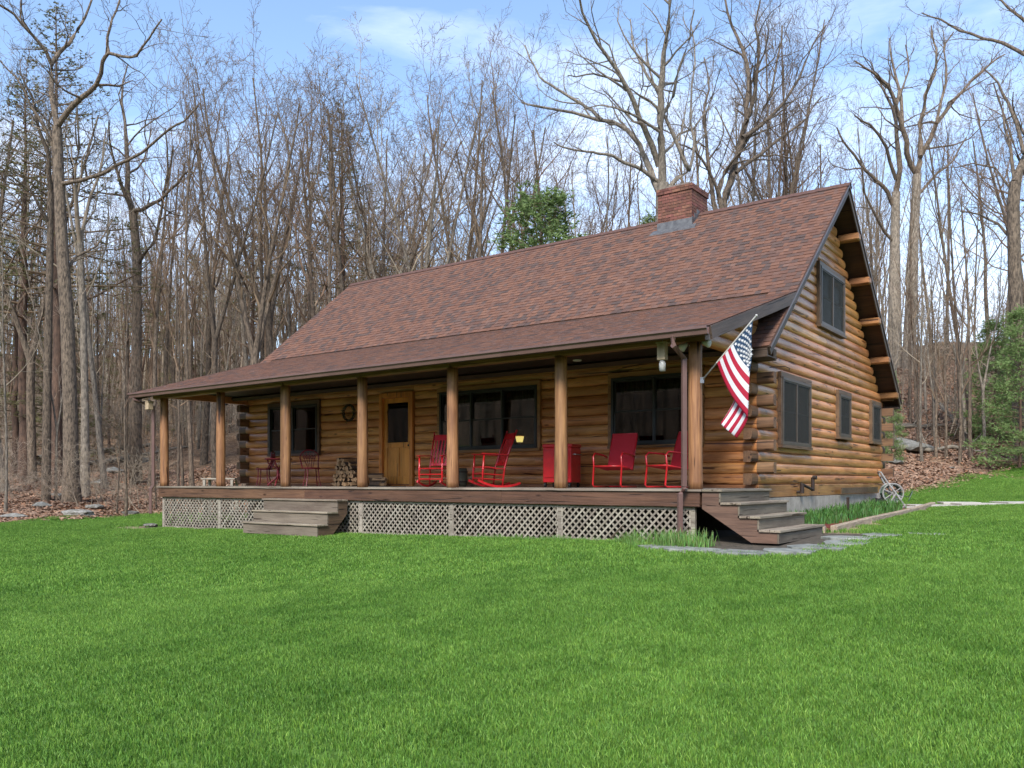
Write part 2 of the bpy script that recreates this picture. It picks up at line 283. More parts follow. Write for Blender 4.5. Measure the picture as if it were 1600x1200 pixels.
def link(name, me, parent=None, loc=(0, 0, 0), rot=(0, 0, 0), kind=None, label=None):
    o = bpy.data.objects.new(name, me); COL.objects.link(o); o.location = loc; o.rotation_euler = rot
    if parent is not None: o.parent = parent
    if kind: o['kind'] = kind
    if label: o['label'] = label
    return o
def build(mb, name, mats, parent=None, smooth=False, bevel=0, **kw):
    o = link(name, mb.mesh(name, mats, smooth), parent, **kw)
    if bevel: b = o.modifiers.new('bevel', 'BEVEL'); b.width = bevel; b.segments = 1; b.limit_method = 'ANGLE'
    return o
def thing(name, label, cat, loc=(0, 0, 0), rz=0, group=None):
    o = bpy.data.objects.new(name, None); COL.objects.link(o); o.location = loc; o.rotation_euler = (0, 0, rz); o['label'] = label; o['category'] = cat
    if group: o['group'] = group
    return o
def tag(o, label, cat, group=None):
    o['label'] = label; o['category'] = cat
    if group: o['group'] = group
    return o
def dup(root, loc, rz, label, scale=None, group=None):
    r = root.copy(); COL.objects.link(r); r.location = loc; r.rotation_euler = (0, 0, rz); r['label'] = label
    if scale: r.scale = scale
    if group: r['group'] = group
    for ch in list(root.children):
        c = ch.copy(); COL.objects.link(c); c.parent = r
        for g in ch.children:
            d = g.copy(); COL.objects.link(d); d.parent = c
    return r

# ------------------------------------------------------------------ terrain
cp = [(5.5, -12.3, -1.45), (0, -12, -1.5), (-8, -10, -1.55), (-16, -8, -1.45), (12, -10, -1.4), (16, -2, -.9), (-3, -6, -1.2), (3, -5, -1.08), (-9, -5, -1.25), (-22, -3, -1.2),
      (.1, 0, -.80), (-5, 0, -.93), (-10, 0, -.98), (-15, 0, -1.07), (1.4, 2.2, -.74), (1.4, 11.7, -.5), (0, 5, -.68), (0, 12, -.5), (-8, 2.6, -.9), (-15, 3, -1.0), (-15, 12, -.7), (-7, 13, -.5), (6, 3, -.65), (8, 9, -.42)]
def A(u, v, t): p = at(u, v, t); cp.append((p.x, p.y, p.z))
A(0, 815, 24.6); A(120, 808, 27.5); A(240, 802, 30); A(0, 785, 29); A(240, 775, 35); A(100, 735, 42); A(250, 715, 48); A(0, 735, 42); A(-300, 735, 42)
A(0, 690, 58); A(250, 672, 66); A(120, 668, 80); A(450, 650, 60)
A(1455, 789, 21.8); A(1600, 788, 21); A(1800, 786, 21); A(1400, 770, 25.5); A(1500, 746, 27.5); A(1600, 726, 29); A(1800, 710, 30); A(1440, 708, 33); A(1600, 690, 34); A(1410, 620, 40); A(1600, 600, 41)
A(1400, 545, 48); A(1500, 541, 48); A(1600, 530, 48); A(1850, 520, 48); A(1200, 575, 48); A(900, 610, 48); A(700, 640, 48)
for u in (300, 600, 900, 1200, 1500, 1800): A(u, 640 - (u - 300) * .05, 75)
for a in range(0, 360, 30): cp.append((170 * math.cos(rad(a)), 170 * math.sin(rad(a)), 24 if 95 < a < 200 else (7 if 20 < a < 100 else 14)))
A(100, 560, 115); A(500, 560, 115); A(-300, 560, 100)
for a in range(195, 390, 25): cp.append((45 * math.cos(rad(a)), 45 * math.sin(rad(a)), -1.4)); cp.append((95 * math.cos(rad(a)), 95 * math.sin(rad(a)), 17))
cp = np.array(cp); 
def _ker(r): return r
_D = np.linalg.norm(cp[:, None, :2] - cp[None, :, :2], axis=2); _n = len(cp)
_M = np.zeros((_n + 3, _n + 3)); _M[:_n, :_n] = _ker(_D) - np.eye(_n) * .4; _M[:_n, _n] = 1; _M[:_n, _n + 1:] = cp[:, :2]; _M[_n, :_n] = 1; _M[_n + 1:, :_n] = cp[:, :2].T
_W = np.linalg.solve(_M, np.concatenate([cp[:, 2], np.zeros(3)]))
def HZ(x, y):
    x = np.asarray(x, float); y = np.asarray(y, float); sh = x.shape; x = x.ravel(); y = y.ravel()
    d = np.sqrt((x[:, None] - cp[None, :, 0]) ** 2 + (y[:, None] - cp[None, :, 1]) ** 2 + .3)
    z = _ker(d) @ _W[:_n] + _W[_n] + x * _W[_n + 1] + y * _W[_n + 2]
    dist = np.hypot(x - CAM[0], y - CAM[1]); rough = np.clip((dist - 26) / 15, 0, 1)
    z += rough * (.16 * np.sin(x * .9 + 2 * np.sin(y * .31)) * np.cos(y * .77 + x * .2) + .07 * np.sin(x * 2.3 + y * 1.9))
    return z.reshape(sh)
def hz(x, y): return float(HZ([x], [y])[0])
def axis_pts(a, b, c0, c1, fine, coarse):
    v = list(np.arange(a, c0, coarse)) + list(np.arange(c0, c1, fine)) + list(np.arange(c1, b, coarse)) + [b]; return np.array(v)
def grid_mesh(name, xs, ys, zoff, keep=None, material='leaf_litter'):
    X, Y = np.meshgrid(xs, ys); Z = HZ(X, Y) + zoff; nx, ny = len(xs), len(ys)
    i = np.arange(nx * ny).reshape(ny, nx); F = np.stack([i[:-1, :-1], i[:-1, 1:], i[1:, 1:], i[1:, :-1]], -1).reshape(-1, 4)
    V = np.stack([X, Y, Z], -1).reshape(-1, 3)
    if keep is not None:
        cx = (V[F[:, 0], 0] + V[F[:, 2], 0]) / 2; cy = (V[F[:, 0], 1] + V[F[:, 2], 1]) / 2; F = F[keep(cx, cy)]
        used = np.unique(F); remap = -np.ones(len(V), int); remap[used] = np.arange(len(used)); V = V[used]; F = remap[F]
    me = bpy.data.meshes.new(name); me.from_pydata(V.tolist(), [], F.tolist()); me.polygons.foreach_set('use_smooth', [True] * len(F)); me.materials.append(MATS[material]); return me
xs = axis_pts(-175, 175, -45, 30, .75, 6); ys = axis_pts(-90, 180, -20, 50, .75, 6)
link('forest_floor', grid_mesh('forest_floor', xs, ys, -.03), kind='structure')
def poly_in(poly, x, y):
    x = np.asarray(x); y = np.asarray(y); r = np.zeros(x.shape, bool); n = len(poly)
    for i in range(n):
        x0, y0 = poly[i][:2]; x1, y1 = poly[(i + 1) % n][:2]
        if y0 == y1: continue
        r ^= ((y0 > y) != (y1 > y)) & (x < (x1 - x0) * (y - y0) / (y1 - y0) + x0)
    return r
LB = [at(u, v, t) for u, v, t in ((-700, 830, 20), (-300, 826, 21.5), (0, 817, 24.2), (60, 813, 25.6), (120, 809, 27.2), (180, 804, 28.6), (222, 803, 29.5))]
LB = [(p.x, p.y) for p in LB]
RB = [at(u, v, t) for u, v, t in ((1395, 771, 25.3), (1440, 762, 26.3), (1500, 746, 27.5), (1560, 732, 28.6), (1620, 722, 29.5), (1800, 710, 30), (2300, 700, 32))]
RB = [(p.x, p.y) for p in RB]
LAWN = [(-45, -60), (-45, LB[0][1])] + LB + [(-16.5, 6.5), (-15.8, 2.2), (-15.5, .2), (-15.1, -.05), (.12, -.05), (.3, 2.0), (1.52, 2.3), (1.52, 11.5), (1.0, 12.6), (-1, 14.2)] + RB + [(45, RB[-1][1]), (45, -60)]
def wob(x, y): return .22 * np.sin(x * 1.7 + 1.3 * np.sin(y * 2.1)) + .12 * np.sin(y * 3.9 + x * 2.7)
STEPPAD = [(-.7, -1.0), (-.1, -1.22), (1.2, -1.32), (1.95, -1.1), (2.25, .3), (2.35, 2.3), (0, 2.3)]
PATH0 = at(1418, 790, 21.6); PATH1 = at(1800, 788, 21.4)
pdir = (PATH1 - PATH0); pdir.z = 0; pdir.normalize(); pnrm = Vector((-pdir.y, pdir.x, 0))
def in_path(x, y, w_=.5):
    a = (x - PATH0.x) * pdir.x + (y - PATH0.y) * pdir.y; b = (x - PATH0.x) * pnrm.x + (y - PATH0.y) * pnrm.y
    return (a > -.8) & (np.abs(b) < w_)
def lawn_in(x, y, w_=1.0):
    far = np.hypot(x - CAM[0], y - CAM[1]) > 21; wv = wob(x, y) * w_ * far
    r = poly_in(LAWN, x + wv, y + wv)
    bare = (np.hypot((x + 15.65) / 1.0, (y + .25) / .75) < 1 + .2 * np.sin(x * 7 + y * 5)) | (np.hypot((x - 1.75) / .22, (y - 3.6) / 1.5) < 1 + .3 * np.sin(y * 6))
    return r & ~bare & ~poly_in(STEPPAD, x, y) & ~in_path(x, y, .42)
xs = np.arange(-44, 40, .28); ys = np.arange(-40, 30, .28)
link('lawn', grid_mesh('lawn', xs, ys, -.012, lambda x, y: lawn_in(x, y), 'turf_soil'), kind='structure')

# ------------------------------------------------------------------ scatter (uncountable things only)
def scatter(name, P, rot, scl, protos, idx=None, kind='stuff'):
    me = bpy.data.meshes.new(name); me.vertices.add(len(P)); me.vertices.foreach_set('co', np.asarray(P, 'f').ravel())
    a = me.attributes.new('rot', 'FLOAT_VECTOR', 'POINT'); a.data.foreach_set('vector', np.asarray(rot, 'f').ravel())
    a = me.attributes.new('scl', 'FLOAT', 'POINT'); a.data.foreach_set('value', np.asarray(scl, 'f').ravel())
    ii = idx if idx is not None else np.random.RandomState(3).randint(0, len(protos), len(P))
    a = me.attributes.new('pick', 'INT', 'POINT'); a.data.foreach_set('value', np.asarray(ii, 'i').ravel())
    c = bpy.data.collections.new(name + '_sources')
    for k, pm in enumerate(protos):
        c.objects.link(bpy.data.objects.new('%s_source_%02d' % (name, k), pm))
    g = bpy.data.node_groups.new(name, 'GeometryNodeTree'); g.interface.new_socket('Geometry', in_out='INPUT', socket_type='NodeSocketGeometry'); g.interface.new_socket('Geometry', in_out='OUTPUT', socket_type='NodeSocketGeometry')
    gi = N(g, 'NodeGroupInput'); go = N(g, 'NodeGroupOutput'); ip = N(g, 'GeometryNodeInstanceOnPoints'); ci = N(g, 'GeometryNodeCollectionInfo'); ci.inputs[0].default_value = c; ci.inputs[1].default_value = True; ci.inputs[2].default_value = True
    ip.inputs['Pick Instance'].default_value = True
    def na(nm, ty): n = N(g, 'GeometryNodeInputNamedAttribute'); n.data_type = ty; n.inputs[0].default_value = nm; return n
    K = g.links.new; K(gi.outputs[0], ip.inputs['Points']); K(ci.outputs[0], ip.inputs['Instance']); K(na('pick', 'INT').outputs[0], ip.inputs['Instance Index'])
    K(na('rot', 'FLOAT_VECTOR').outputs[0], ip.inputs['Rotation']); K(na('scl', 'FLOAT').outputs[0], ip.inputs['Scale']); K(ip.outputs[0], go.inputs[0])
    o = link(name, me, kind=kind); md = o.modifiers.new('scatter', 'NODES'); md.node_group = g
    return o

def blade_patch(seed, n, half, h0, h1, wd, tints):
    rs = np.random.RandomState(seed); V = np.zeros((n, 5, 3)); x = rs.uniform(-half, half, n); y = rs.uniform(-half, half, n); a = rs.uniform(0, 2 * np.pi, n); h = rs.uniform(h0, h1, n)
    lean = rs.uniform(.1, .75, n) * h; la = rs.uniform(0, 2 * np.pi, n); wx = np.cos(a) * wd; wy = np.sin(a) * wd
    V[:, 0] = np.stack([x - wx, y - wy, np.full(n, -.02)], 1); V[:, 1] = np.stack([x + wx, y + wy, np.full(n, -.02)], 1)
    mxx, myy = x + np.cos(la) * lean * .35, y + np.sin(la) * lean * .35
    V[:, 2] = np.stack([mxx + wx * .8, myy + wy * .8, h * .6], 1); V[:, 3] = np.stack([mxx - wx * .8, myy - wy * .8, h * .6], 1); V[:, 4] = np.stack([x + np.cos(la) * lean, y + np.sin(la) * lean, h], 1)
    F = []; 
    for k in range(n): F += [(5 * k, 5 * k + 1, 5 * k + 2, 5 * k + 3), (5 * k + 3, 5 * k + 2, 5 * k + 4)]
    m = MB(); m.v = V.reshape(-1, 3).tolist(); m.f = F; m.m = [0] * len(F)
    tt = []
    for k in range(n):
        b = rs.uniform(.62, 1.35); base = tints[rs.randint(len(tints))]; tt += [tuple(b * c for c in base)] * 2
    return m, tt
GT = [(1, 1, 1), (1, 1, 1), (1.25, 1.1, 1), (.72, .8, .8), (.85, .9, .9), (1.15, 1.15, 1.5), (1.7, 1.4, 1.8)]
protos = []
for k in range(5):
    m, tt = blade_patch(20 + k, 640, .20, .014, .050, .0027, GT); protos.append(m.mesh('turf', 'grass_blade', tints=tt))
for k in range(3):
    m, tt = blade_patch(60 + k, 420, .34, .020, .058, .0052, GT); protos.append(m.mesh('turf_coarse', 'grass_blade', tints=tt))
rs = np.random.RandomState(5); P = []; ID = []
g = .235
X, Y = np.meshgrid(np.arange(-14, 14, g), np.arange(-14, 4, g)); X = X.ravel() + rs.uniform(-.1, .1, X.size); Y = Y.ravel() + rs.uniform(-.1, .1, Y.size)
def infr(x, y, mrg=60):
    dx, dy = x - CAM[0], y - CAM[1]; d = dx * _s + dy * _c; u = 800 + FPX * (dx * _c - dy * _s) / np.maximum(d, .05); return (d > 2.4) & (u > -mrg - 250 / np.maximum(d, .5)) & (u < 1600 + mrg + 250 / np.maximum(d, .5)), d
ok, d = infr(X, Y, 250); k = ok & (d < 10.5) & lawn_in(X, Y); P1 = np.stack([X[k], Y[k], HZ(X[k], Y[k]) - .012], 1); I1 = rs.randint(0, 5, len(P1))
g = .34; X, Y = np.meshgrid(np.arange(-40, 30, g), np.arange(-16, 30, g)); X = X.ravel() + rs.uniform(-.15, .15, X.size); Y = Y.ravel() + rs.uniform(-.15, .15, Y.size)
ok, d = infr(X, Y, 250); k = ok & (d >= 10.2) & lawn_in(X, Y); P2 = np.stack([X[k], Y[k], HZ(X[k], Y[k]) - .012], 1); I2 = rs.randint(5, 8, len(P2))
P = np.concatenate([P1, P2]); e = .3
gx = (HZ(P[:, 0] + e, P[:, 1]) - HZ(P[:, 0] - e, P[:, 1])) / (2 * e); gy = (HZ(P[:, 0], P[:, 1] + e) - HZ(P[:, 0], P[:, 1] - e)) / (2 * e)
rz = rs.randint(0, 4, len(P)) * np.pi / 2
# tilt with the slope: rotate about the world axes after the turn about Z
ROT = []
for a, b, z_ in zip(gx, gy, rz):
    q = Vector((-a, -b, 1)).normalized().to_track_quat('Z', 'Y').to_matrix(); q = Matrix(((1, 0, a), (0, 1, b), (-a, -b, 1))); ROT.append((0, 0, 0))
    mtx = Vector((0, 0, 1)).rotation_difference(Vector((-a, -b, 1))).to_matrix() @ Matrix.Rotation(z_, 3, 'Z'); ROT[-1] = tuple(mtx.to_euler())
GRASS = scatter('grass', P, ROT, np.where(np.concatenate([I1, I2]) < 5, rs.uniform(.85, 1.15, len(P)), rs.uniform(.8, 1.1, len(P))), protos, np.concatenate([I1, I2]))
GRASS['label'] = 'short bright green lawn grass'

# ================================================================== THE CABIN
XR, XL, YF, YBK = .08, -15.0, 2.57, 12.10         # faces of the log walls
CH, Z0 = .2035, .063                                # log course, bottom of first course
cabin = thing('log_cabin', 'stained log cabin with covered front porch, red-brown shingled roof and brick chimney', 'cabin', (0, 0, 0))
PROF = [(.085, -.1005), (-.034, -.1005), (-.056, -.090), (-.069, -.062), (-.076, -.022), (-.076, .022), (-.069, .062), (-.056, .090), (-.034, .1005), (.085, .1005)]
def log_mesh(Lg, seed, hgt=1.0, ends=(0, 0)):
    r = random.Random(seed); n = max(2, int(Lg / .5)); m = MB(); k = len(PROF); ph = r.uniform(0, 9); 
    xs_ = [-Lg / 2 + Lg * i / n for i in range(n + 1)]
    if ends[0]: xs_.insert(1, xs_[0] + .31)
    if ends[1]: xs_.insert(-1, xs_[-1] - .31)
    xs_ = sorted(xs_); n = len(xs_) - 1
    for i in range(n + 1):
        x = xs_[i]; w1 = .004 * math.sin(x * 1.9 + ph); w2 = .003 * math.sin(x * 3.1 + ph * 2)
        for (y, z) in PROF: m.v.append((x, y + (w1 if y < 0 else 0), z * hgt + (w2 if abs(z) < .09 else 0)))
    for i in range(n):
        e_ = (ends[0] and xs_[i + 1] - xs_[0] < .33) or (ends[1] and xs_[-1] - xs_[i] < .33)
        for j in range(k): m.f.append((i * k + j, i * k + (j + 1) % k, (i + 1) * k + (j + 1) % k, (i + 1) * k + j)[::-1]); m.m.append(1 if e_ else 0)
    m.f.append(tuple(range(k))); m.f.append(tuple(n * k + j for j in range(k))[::-1]); m.m += [1, 1]
    me = m.mesh('log', ['log_wall', 'log_end'])
    sm = [True] * (n * k) + [False, False]; me.polygons.foreach_set('use_smooth', sm)
    me.set_sharp_from_angle(angle=rad(50)) if hasattr(me, 'set_sharp_from_angle') else None
    return me
seedc = [100]
def put_log(kind, a, b, z, parent=cabin):
    seedc[0] += 1; Lg = b - a
    if Lg < .06: return
    c_ = {'front': (XL, XR), 'gable': (YF, YBK), 'left': (YF, YBK), 'back': (XL, XR)}[kind]; en = (a < c_[0] - .1, b > c_[1] + .1)
    if kind in ('left', 'back'): en = en[::-1]
    me = log_mesh(Lg - .004, seedc[0], ends=en)
    if kind == 'front': link('log', me, parent, ((a + b) / 2, YF + .065, z), (0, 0, 0))
    elif kind == 'gable': link('log', me, parent, (XR - .065, (a + b) / 2, z), (0, 0, rad(90)))
    elif kind == 'left': link('log', me, parent, (XL + .065, (a + b) / 2, z), (0, 0, rad(-90)))
    elif kind == 'back': link('log', me, parent, ((a + b) / 2, YBK - .065, z), (0, 0, rad(180)))
def cut(a, b, opens):
    segs = [(a, b)]
    for (p, q) in opens:
        new = []
        for (s, e) in segs:
            if q <= s or p >= e: new.append((s, e))
            else:
                if p > s: new.append((s, p))
                if q < e: new.append((q, e))
        segs = new
    return segs
def joints(a, b, rnd, lo=3.2, hi=5.0):
    o = []; x = a
    while b - x > hi + .8: 
        q = x + rnd.uniform(lo, hi); o.append((x, q)); x = q
    o.append((x, b)); return o
FW = [(-13.83, -11.82, .88, 2.19), (-7.51, -4.73, .84, 2.20), (-2.91, -1.01, .84, 2.20)]
DOOR = (-9.52, -8.39, 0, 2.30)
GW = [(3.70, 5.45, .83, 2.13), (7.65, 8.57, 1.16, 2.13), (10.71, 11.58, 1.16, 2.13), (6.18, 8.03, 3.52, 4.78)]
rl = random.Random(11)
def spans(wins, zc, pad=.03):
    return [(w_[0] - pad, w_[1] + pad) for w_ in wins if zc + .045 > w_[2] and zc - .045 < w_[3]]
for k in range(12):
    z = Z0 + CH * (k + .5); passing = (k % 2 == 1)
    a, b = (XL - .30, XR + .30) if passing else (XL + .17, XR - .17)
    for s, e in cut(a, b, spans(FW, z) + spans([DOOR], z)):
        for p, q in joints(s, e, rl): put_log('front', p, q, z)
    for s, e in joints(a, b, rl, 4, 7): put_log('back', s, e, z)
    a, b = (YF - .30, YBK + .30) if not passing else (YF + .17, YBK - .17)
    put_log('left', a, b, z)
SL = .836; YR, ZR = 7.087, 6.727
def roof_z(y): return ZR - abs(YR - y) * SL
for k in range(32):
    z = Z0 + CH * (k + .5)
    if k < 12:
        a, b = (YF - .30, YBK + .30) if k % 2 == 0 else (YF + .17, YBK - .17)
        if k == 11: a, b = YF + .17, YBK - .17
    else:
        hw = (ZR - .30 - (z + .09)) / SL; a, b = max(YR - hw, YF - .0), min(YR + hw, YBK)
        if hw < .1: continue
    for s, e in cut(a, b, spans(GW, z)):
        for p, q in joints(s, e, rl, 3.0, 5.2): put_log('gable', p, q, z)
# inner shell: dark rooms behind the glass
m = MB(); m.lohi((XL + .20, YF + .24, -.1), (XR - .24, YBK - .24, -.02)); m.lohi((XL + .2, YF + .24, 2.46), (XR - .24, YBK - .24, 2.5))
m.lohi((XL + .2, 6.0, 0), (XR - .3, 6.1, 2.46)); m.lohi((-3.6, YF + .3, 0), (-3.5, 6, 2.46)); m.lohi((-11.2, YF + .3, 0), (-11.1, 6, 2.46)); m.lohi((-8.1, YF + .3, 0), (-8.0, 6, 2.46))
build(m, 'interior_wall', 'interior', cabin)
m = MB(); m.lohi((XL + .02, 3.1, 2.5), (XL + .1, 11.4, 3.2)); 
m.quad([(XL + .06, YF + .1, 2.5), (XL + .06, YR, 6.35), (XL + .06, YBK - .1, 2.5)]); build(m, 'gable_boarding', 'log_wall', cabin)
# foundation, sill beam
m = MB(); m.lohi((XL + .05, YF + .03, -1.7), (XR - .03, YF + .25, -.12)); build(m, 'foundation', 'shaded_block', cabin); m = MB(); m.lohi((XL + .05, YBK - .25, -1.7), (XR - .03, YBK - .03, -.12)); m.lohi((XR - .25, YF + .251, -1.7), (XR + .06, YBK - .251, -.19)); m.lohi((XL + .02, YF + .251, -1.7), (XL + .25, YBK - .251, -.19))
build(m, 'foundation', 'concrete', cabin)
for a, b in ((2.6, 6.2), (6.203, 9.0), (9.003, 12.1)):
    m = MB(); m.lohi((-(b - a) / 2, -.02, -.118), ((b - a) / 2, .1, .118)); build(m, 'sill_beam', 'trim_wood', cabin, bevel=.008, loc=(XR - .01, (a + b) / 2, -.06), rot=(0, 0, rad(90)))
m = MB(); m.lohi((XL, YF + .0, -.12), (XR - .02, YF + .12, .06)); build(m, 'sill_beam', 'beam_wood', cabin)
# top plate along the front wall, inside the porch
m = MB(); m.lohi((-7.5, 0, 0), (7.5, .04, .10)); build(m, 'top_plate', 'trim_wood', cabin, loc=((XL + XR) / 2 + 0, YF - .055, 2.42))

# ---- windows
def window(kind, a, b, z0, z1, units, frame, glass, trim, grid=False, curtain=False, screen=False, label=None, ratios=None):
    """local axes: x along the wall, -y outwards, z up"""
    W = b - a; H = z1 - z0
    if kind == 'front': loc, rot = ((a + b) / 2, YF - .02, z0), (0, 0, 0)
    else: loc, rot = (XR + .02, (a + b) / 2, z0), (0, 0, rad(90))
    m = MB(); tw = .055
    m.lohi((-W / 2, -.075, 0), (W / 2, .12, tw)); m.lohi((-W / 2, -.075, H - tw), (W / 2, .12, H)); m.lohi((-W / 2, -.075, tw), (-W / 2 + tw, .12, H - tw)); m.lohi((W / 2 - tw, -.075, tw), (W / 2, .12, H - tw))
    wn = build(m, 'window', frame, cabin, bevel=.004, loc=loc, rot=rot)
    if label: wn['label'] = label
    t = MB(); tt = .075
    t.lohi((-W / 2 - tt, -.062, H + .001), (W / 2 + tt, .09, H + .10)); t.lohi((-W / 2 - tt, -.060, -.001), (-W / 2 - .001, .09, H)); t.lohi((W / 2 + .001, -.060, -.001), (W / 2 + tt, .09, H)); t.lohi((-W / 2 - tt, -.085, -.06), (W / 2 + tt, .09, -.002))
    build(t, 'casing', trim, wn, bevel=.004)
    inner = W - 2 * tw; uw = inner / units
    for k in range(units):
        x0 = -W / 2 + tw + k * uw; x1 = x0 + uw
        s = MB(); fw = .032
        for (zz0, zz1, yy) in ((tw, H / 2 + .015, -.035), (H / 2 - .015, H - tw, -.005)):
            s.lohi((x0, yy - .015, zz0), (x0 + fw, yy + .015, zz1)); s.lohi((x1 - fw, yy - .015, zz0), (x1, yy + .015, zz1)); s.lohi((x0 + fw, yy - .015, zz0), (x1 - fw, yy + .015, zz0 + fw)); s.lohi((x0 + fw, yy - .015, zz1 - fw), (x1 - fw, yy + .015, zz1))
        if k: s.lohi((x0 - .022, -.068, tw), (x0 + .022, .1, H - tw))
        build(s, 'sash', frame, wn, bevel=.003)
        if grid:
            gm = MB()
            for q in range(1, 4): xx = x0 + fw + (uw - 2 * fw) * q / 4; gm.lohi((xx - .006, -.002, H - tw - .26 if q != 9 else 0), (xx + .006, .006, H - tw - fw))
            gm.lohi((x0 + fw, -.0015, H - tw - .27), (x1 - fw, .0065, H - tw - .258))
            build(gm, 'muntin', 'white_paint' if False else 'window_frame_brown', wn)
        p = MB(); p.lohi((x0 + fw, -.037, tw + fw), (x1 - fw, -.033, H / 2 - .018)); build(p, 'pane', glass, wn)
        p = MB(); p.lohi((x0 + fw, -.007, H / 2 + .018), (x1 - fw, -.003, H - tw - fw)); build(p, 'pane', glass, wn)
        if screen:
            p = MB(); p.lohi((x0 + .01, -.06, tw), (x0 + .028, -.045, H - tw)); p.lohi((x1 - .028, -.06, tw), (x1 - .01, -.045, H - tw)); p.lohi((x0 + .028, -.06, tw), (x1 - .028, -.045, tw + .02)); p.lohi((x0 + .028, -.06, H - tw - .02), (x1 - .028, -.045, H - tw)); build(p, 'screen_frame', 'window_frame_brown', wn)
            p = MB(); p.lohi((x0 + .028, -.054, tw + .02), (x1 - .028, -.052, H - tw - .02)); build(p, 'insect_screen', 'insect_screen', wn)
        if curtain:
            for sgn in ((0, .34), (.66, 1.0)):
                c = MB(); xa, xb = x0 + uw * sgn[0], x0 + uw * sgn[1]; nn = 14
                for q in range(nn):
                    xq0, xq1 = xa + (xb - xa) * q / nn, xa + (xb - xa) * (q + 1) / nn; y0 = .17 + .02 * (q % 2); y1 = .17 + .02 * ((q + 1) % 2)
                    c.quad([(xq0, y0, tw), (xq1, y1, tw), (xq1, y1, H - tw), (xq0, y0, H - tw)])
                build(c, 'curtain', 'curtain', wn)
    if grid:
        c = MB(); nn = int(W * 22)
        for q in range(nn):
            xq0, xq1 = -W / 2 + tw + inner * q / nn, -W / 2 + tw + inner * (q + 1) / nn; y0 = .2 + .02 * (q % 2); y1 = .2 + .02 * ((q + 1) % 2)
            c.quad([(xq0, y0, H - .3), (xq1, y1, H - .3), (xq1, y1, H - .05), (xq0, y0, H - .05)])
        build(c, 'valance', 'curtain', wn)
    return wn
WF = [window('front', *FW[0], 2, 'window_frame', 'window_glass', 'frame_brown', grid=True), window('front', *FW[1], 3, 'window_frame', 'window_glass', 'trim_wood', grid=True), window('front', *FW[2], 2, 'window_frame', 'window_glass', 'trim_wood', grid=True)]
for i, g_ in enumerate(GW): window('gable', *g_, 2 if i in (0, 3) else 1, 'window_frame_brown', 'screened_glass', 'frame_brown', curtain=True, screen=True)

# ---- front door
dx0, dx1 = -9.44, -8.46
m = MB(); m.lohi((DOOR[0], -.05, 0), (DOOR[0] + .10, .14, 2.30)); m.lohi((DOOR[1] - .10, -.05, 0), (DOOR[1], .14, 2.30)); m.lohi((DOOR[0] + .1, -.05, 2.18), (DOOR[1] - .1, .14, 2.30)); m.lohi((DOOR[0] + .1, -.02, 0), (DOOR[1] - .1, .14, .03))
build(m, 'door_frame', 'door_wood', cabin, bevel=.005, loc=(0, YF - .02, 0))
dl, dr, dt = DOOR[0] + .105, DOOR[1] - .105, 2.175
m = MB(); st = .11
m.lohi((dl, .03, .03), (dl + st, .075, dt)); m.lohi((dr - st, .03, .03), (dr, .075, dt)); m.lohi((dl + st, .03, dt - .12), (dr - st, .075, dt)); m.lohi((dl + st, .03, .95), (dr - st, .075, 1.08)); m.lohi((dl + st, .03, .03), (dr - st, .075, .25)); cx_ = (dl + dr) / 2
m.lohi((cx_ - .05, .03, .25), (cx_ + .05, .075, .95)); m.lohi((dl + st, .05, .25), (cx_ - .05, .06, .95)); m.lohi((cx_ + .05, .05, .25), (dr - st, .06, .95))
door = build(m, 'door', 'door_wood', cabin, bevel=.004, loc=(0, YF - .02, 0))
m = MB(); m.lohi((dl + st, .05, 1.08), (dr - st, .056, dt - .12)); build(m, 'pane', 'window_glass', door)
m = MB(); m.lohi((dl + st + .01, .09, 1.10), (dr - st - .01, .095, dt - .4)); build(m, 'door_curtain', 'curtain', door)
m = MB(); m.tube([(dr - .05, .03, 1.0), (dr - .05, -.03, 1.0)], .022, 8); m.tube([(dr - .05, .028, .9), (dr - .05, .028, 1.1)], .02, 6); build(m, 'handle', 'black', door)
m = MB(); m.lohi((-9.5, 1.75, .002), (-8.5, 2.42, .018)); dm = build(m, 'doormat', 'black'); tag(dm, 'thin dark mat lying before the wooden front door', 'mat')

# ---- porch deck
nb = 18; bw = (YF + .15) / nb
for k in range(nb):
    y = -.13 + bw * k
    for a, b in ((-15.1, -9.9), (-9.897, -4.9), (-4.897, .18)):
        m = MB(); m.lohi((-(b - a) / 2, 0, -.035), ((b - a) / 2, bw - .006, 0)); build(m, 'deck_board', 'deck_wood', cabin, loc=((a + b) / 2, y, 0))
for a, b in ((-15.04, -9.2), (-9.197, -3.72), (-3.717, .14)):
    m = MB(); m.lohi((-(b - a) / 2, 0, -.12), ((b - a) / 2, .04, .12)); build(m, 'rim_board', 'rim_wood', cabin, bevel=.003, loc=((a + b) / 2, -.10, -.158))
for x in (-15.04, .12):
    m = MB(); m.lohi((-1.3, 0, -.12), (1.3, .04, .12)); build(m, 'rim_board', 'rim_wood', cabin, loc=(x if x < 0 else x + .02, 1.24, -.158), rot=(0, 0, rad(90)))
m = MB()
for k in range(26): x = -15 + k * .6; m.lohi((x, -.05, -.27), (x + .04, 2.5, -.04))
j = build(m, 'joist', 'dark_trim', cabin); j['kind'] = 'stuff'
PX = [.0, -2.49, -4.98, -7.47, -9.96, -12.45, -14.92]
BAYS = list(zip(PX[:-1], PX[1:]))
def gz(x, y=-.05): return hz(x, y)
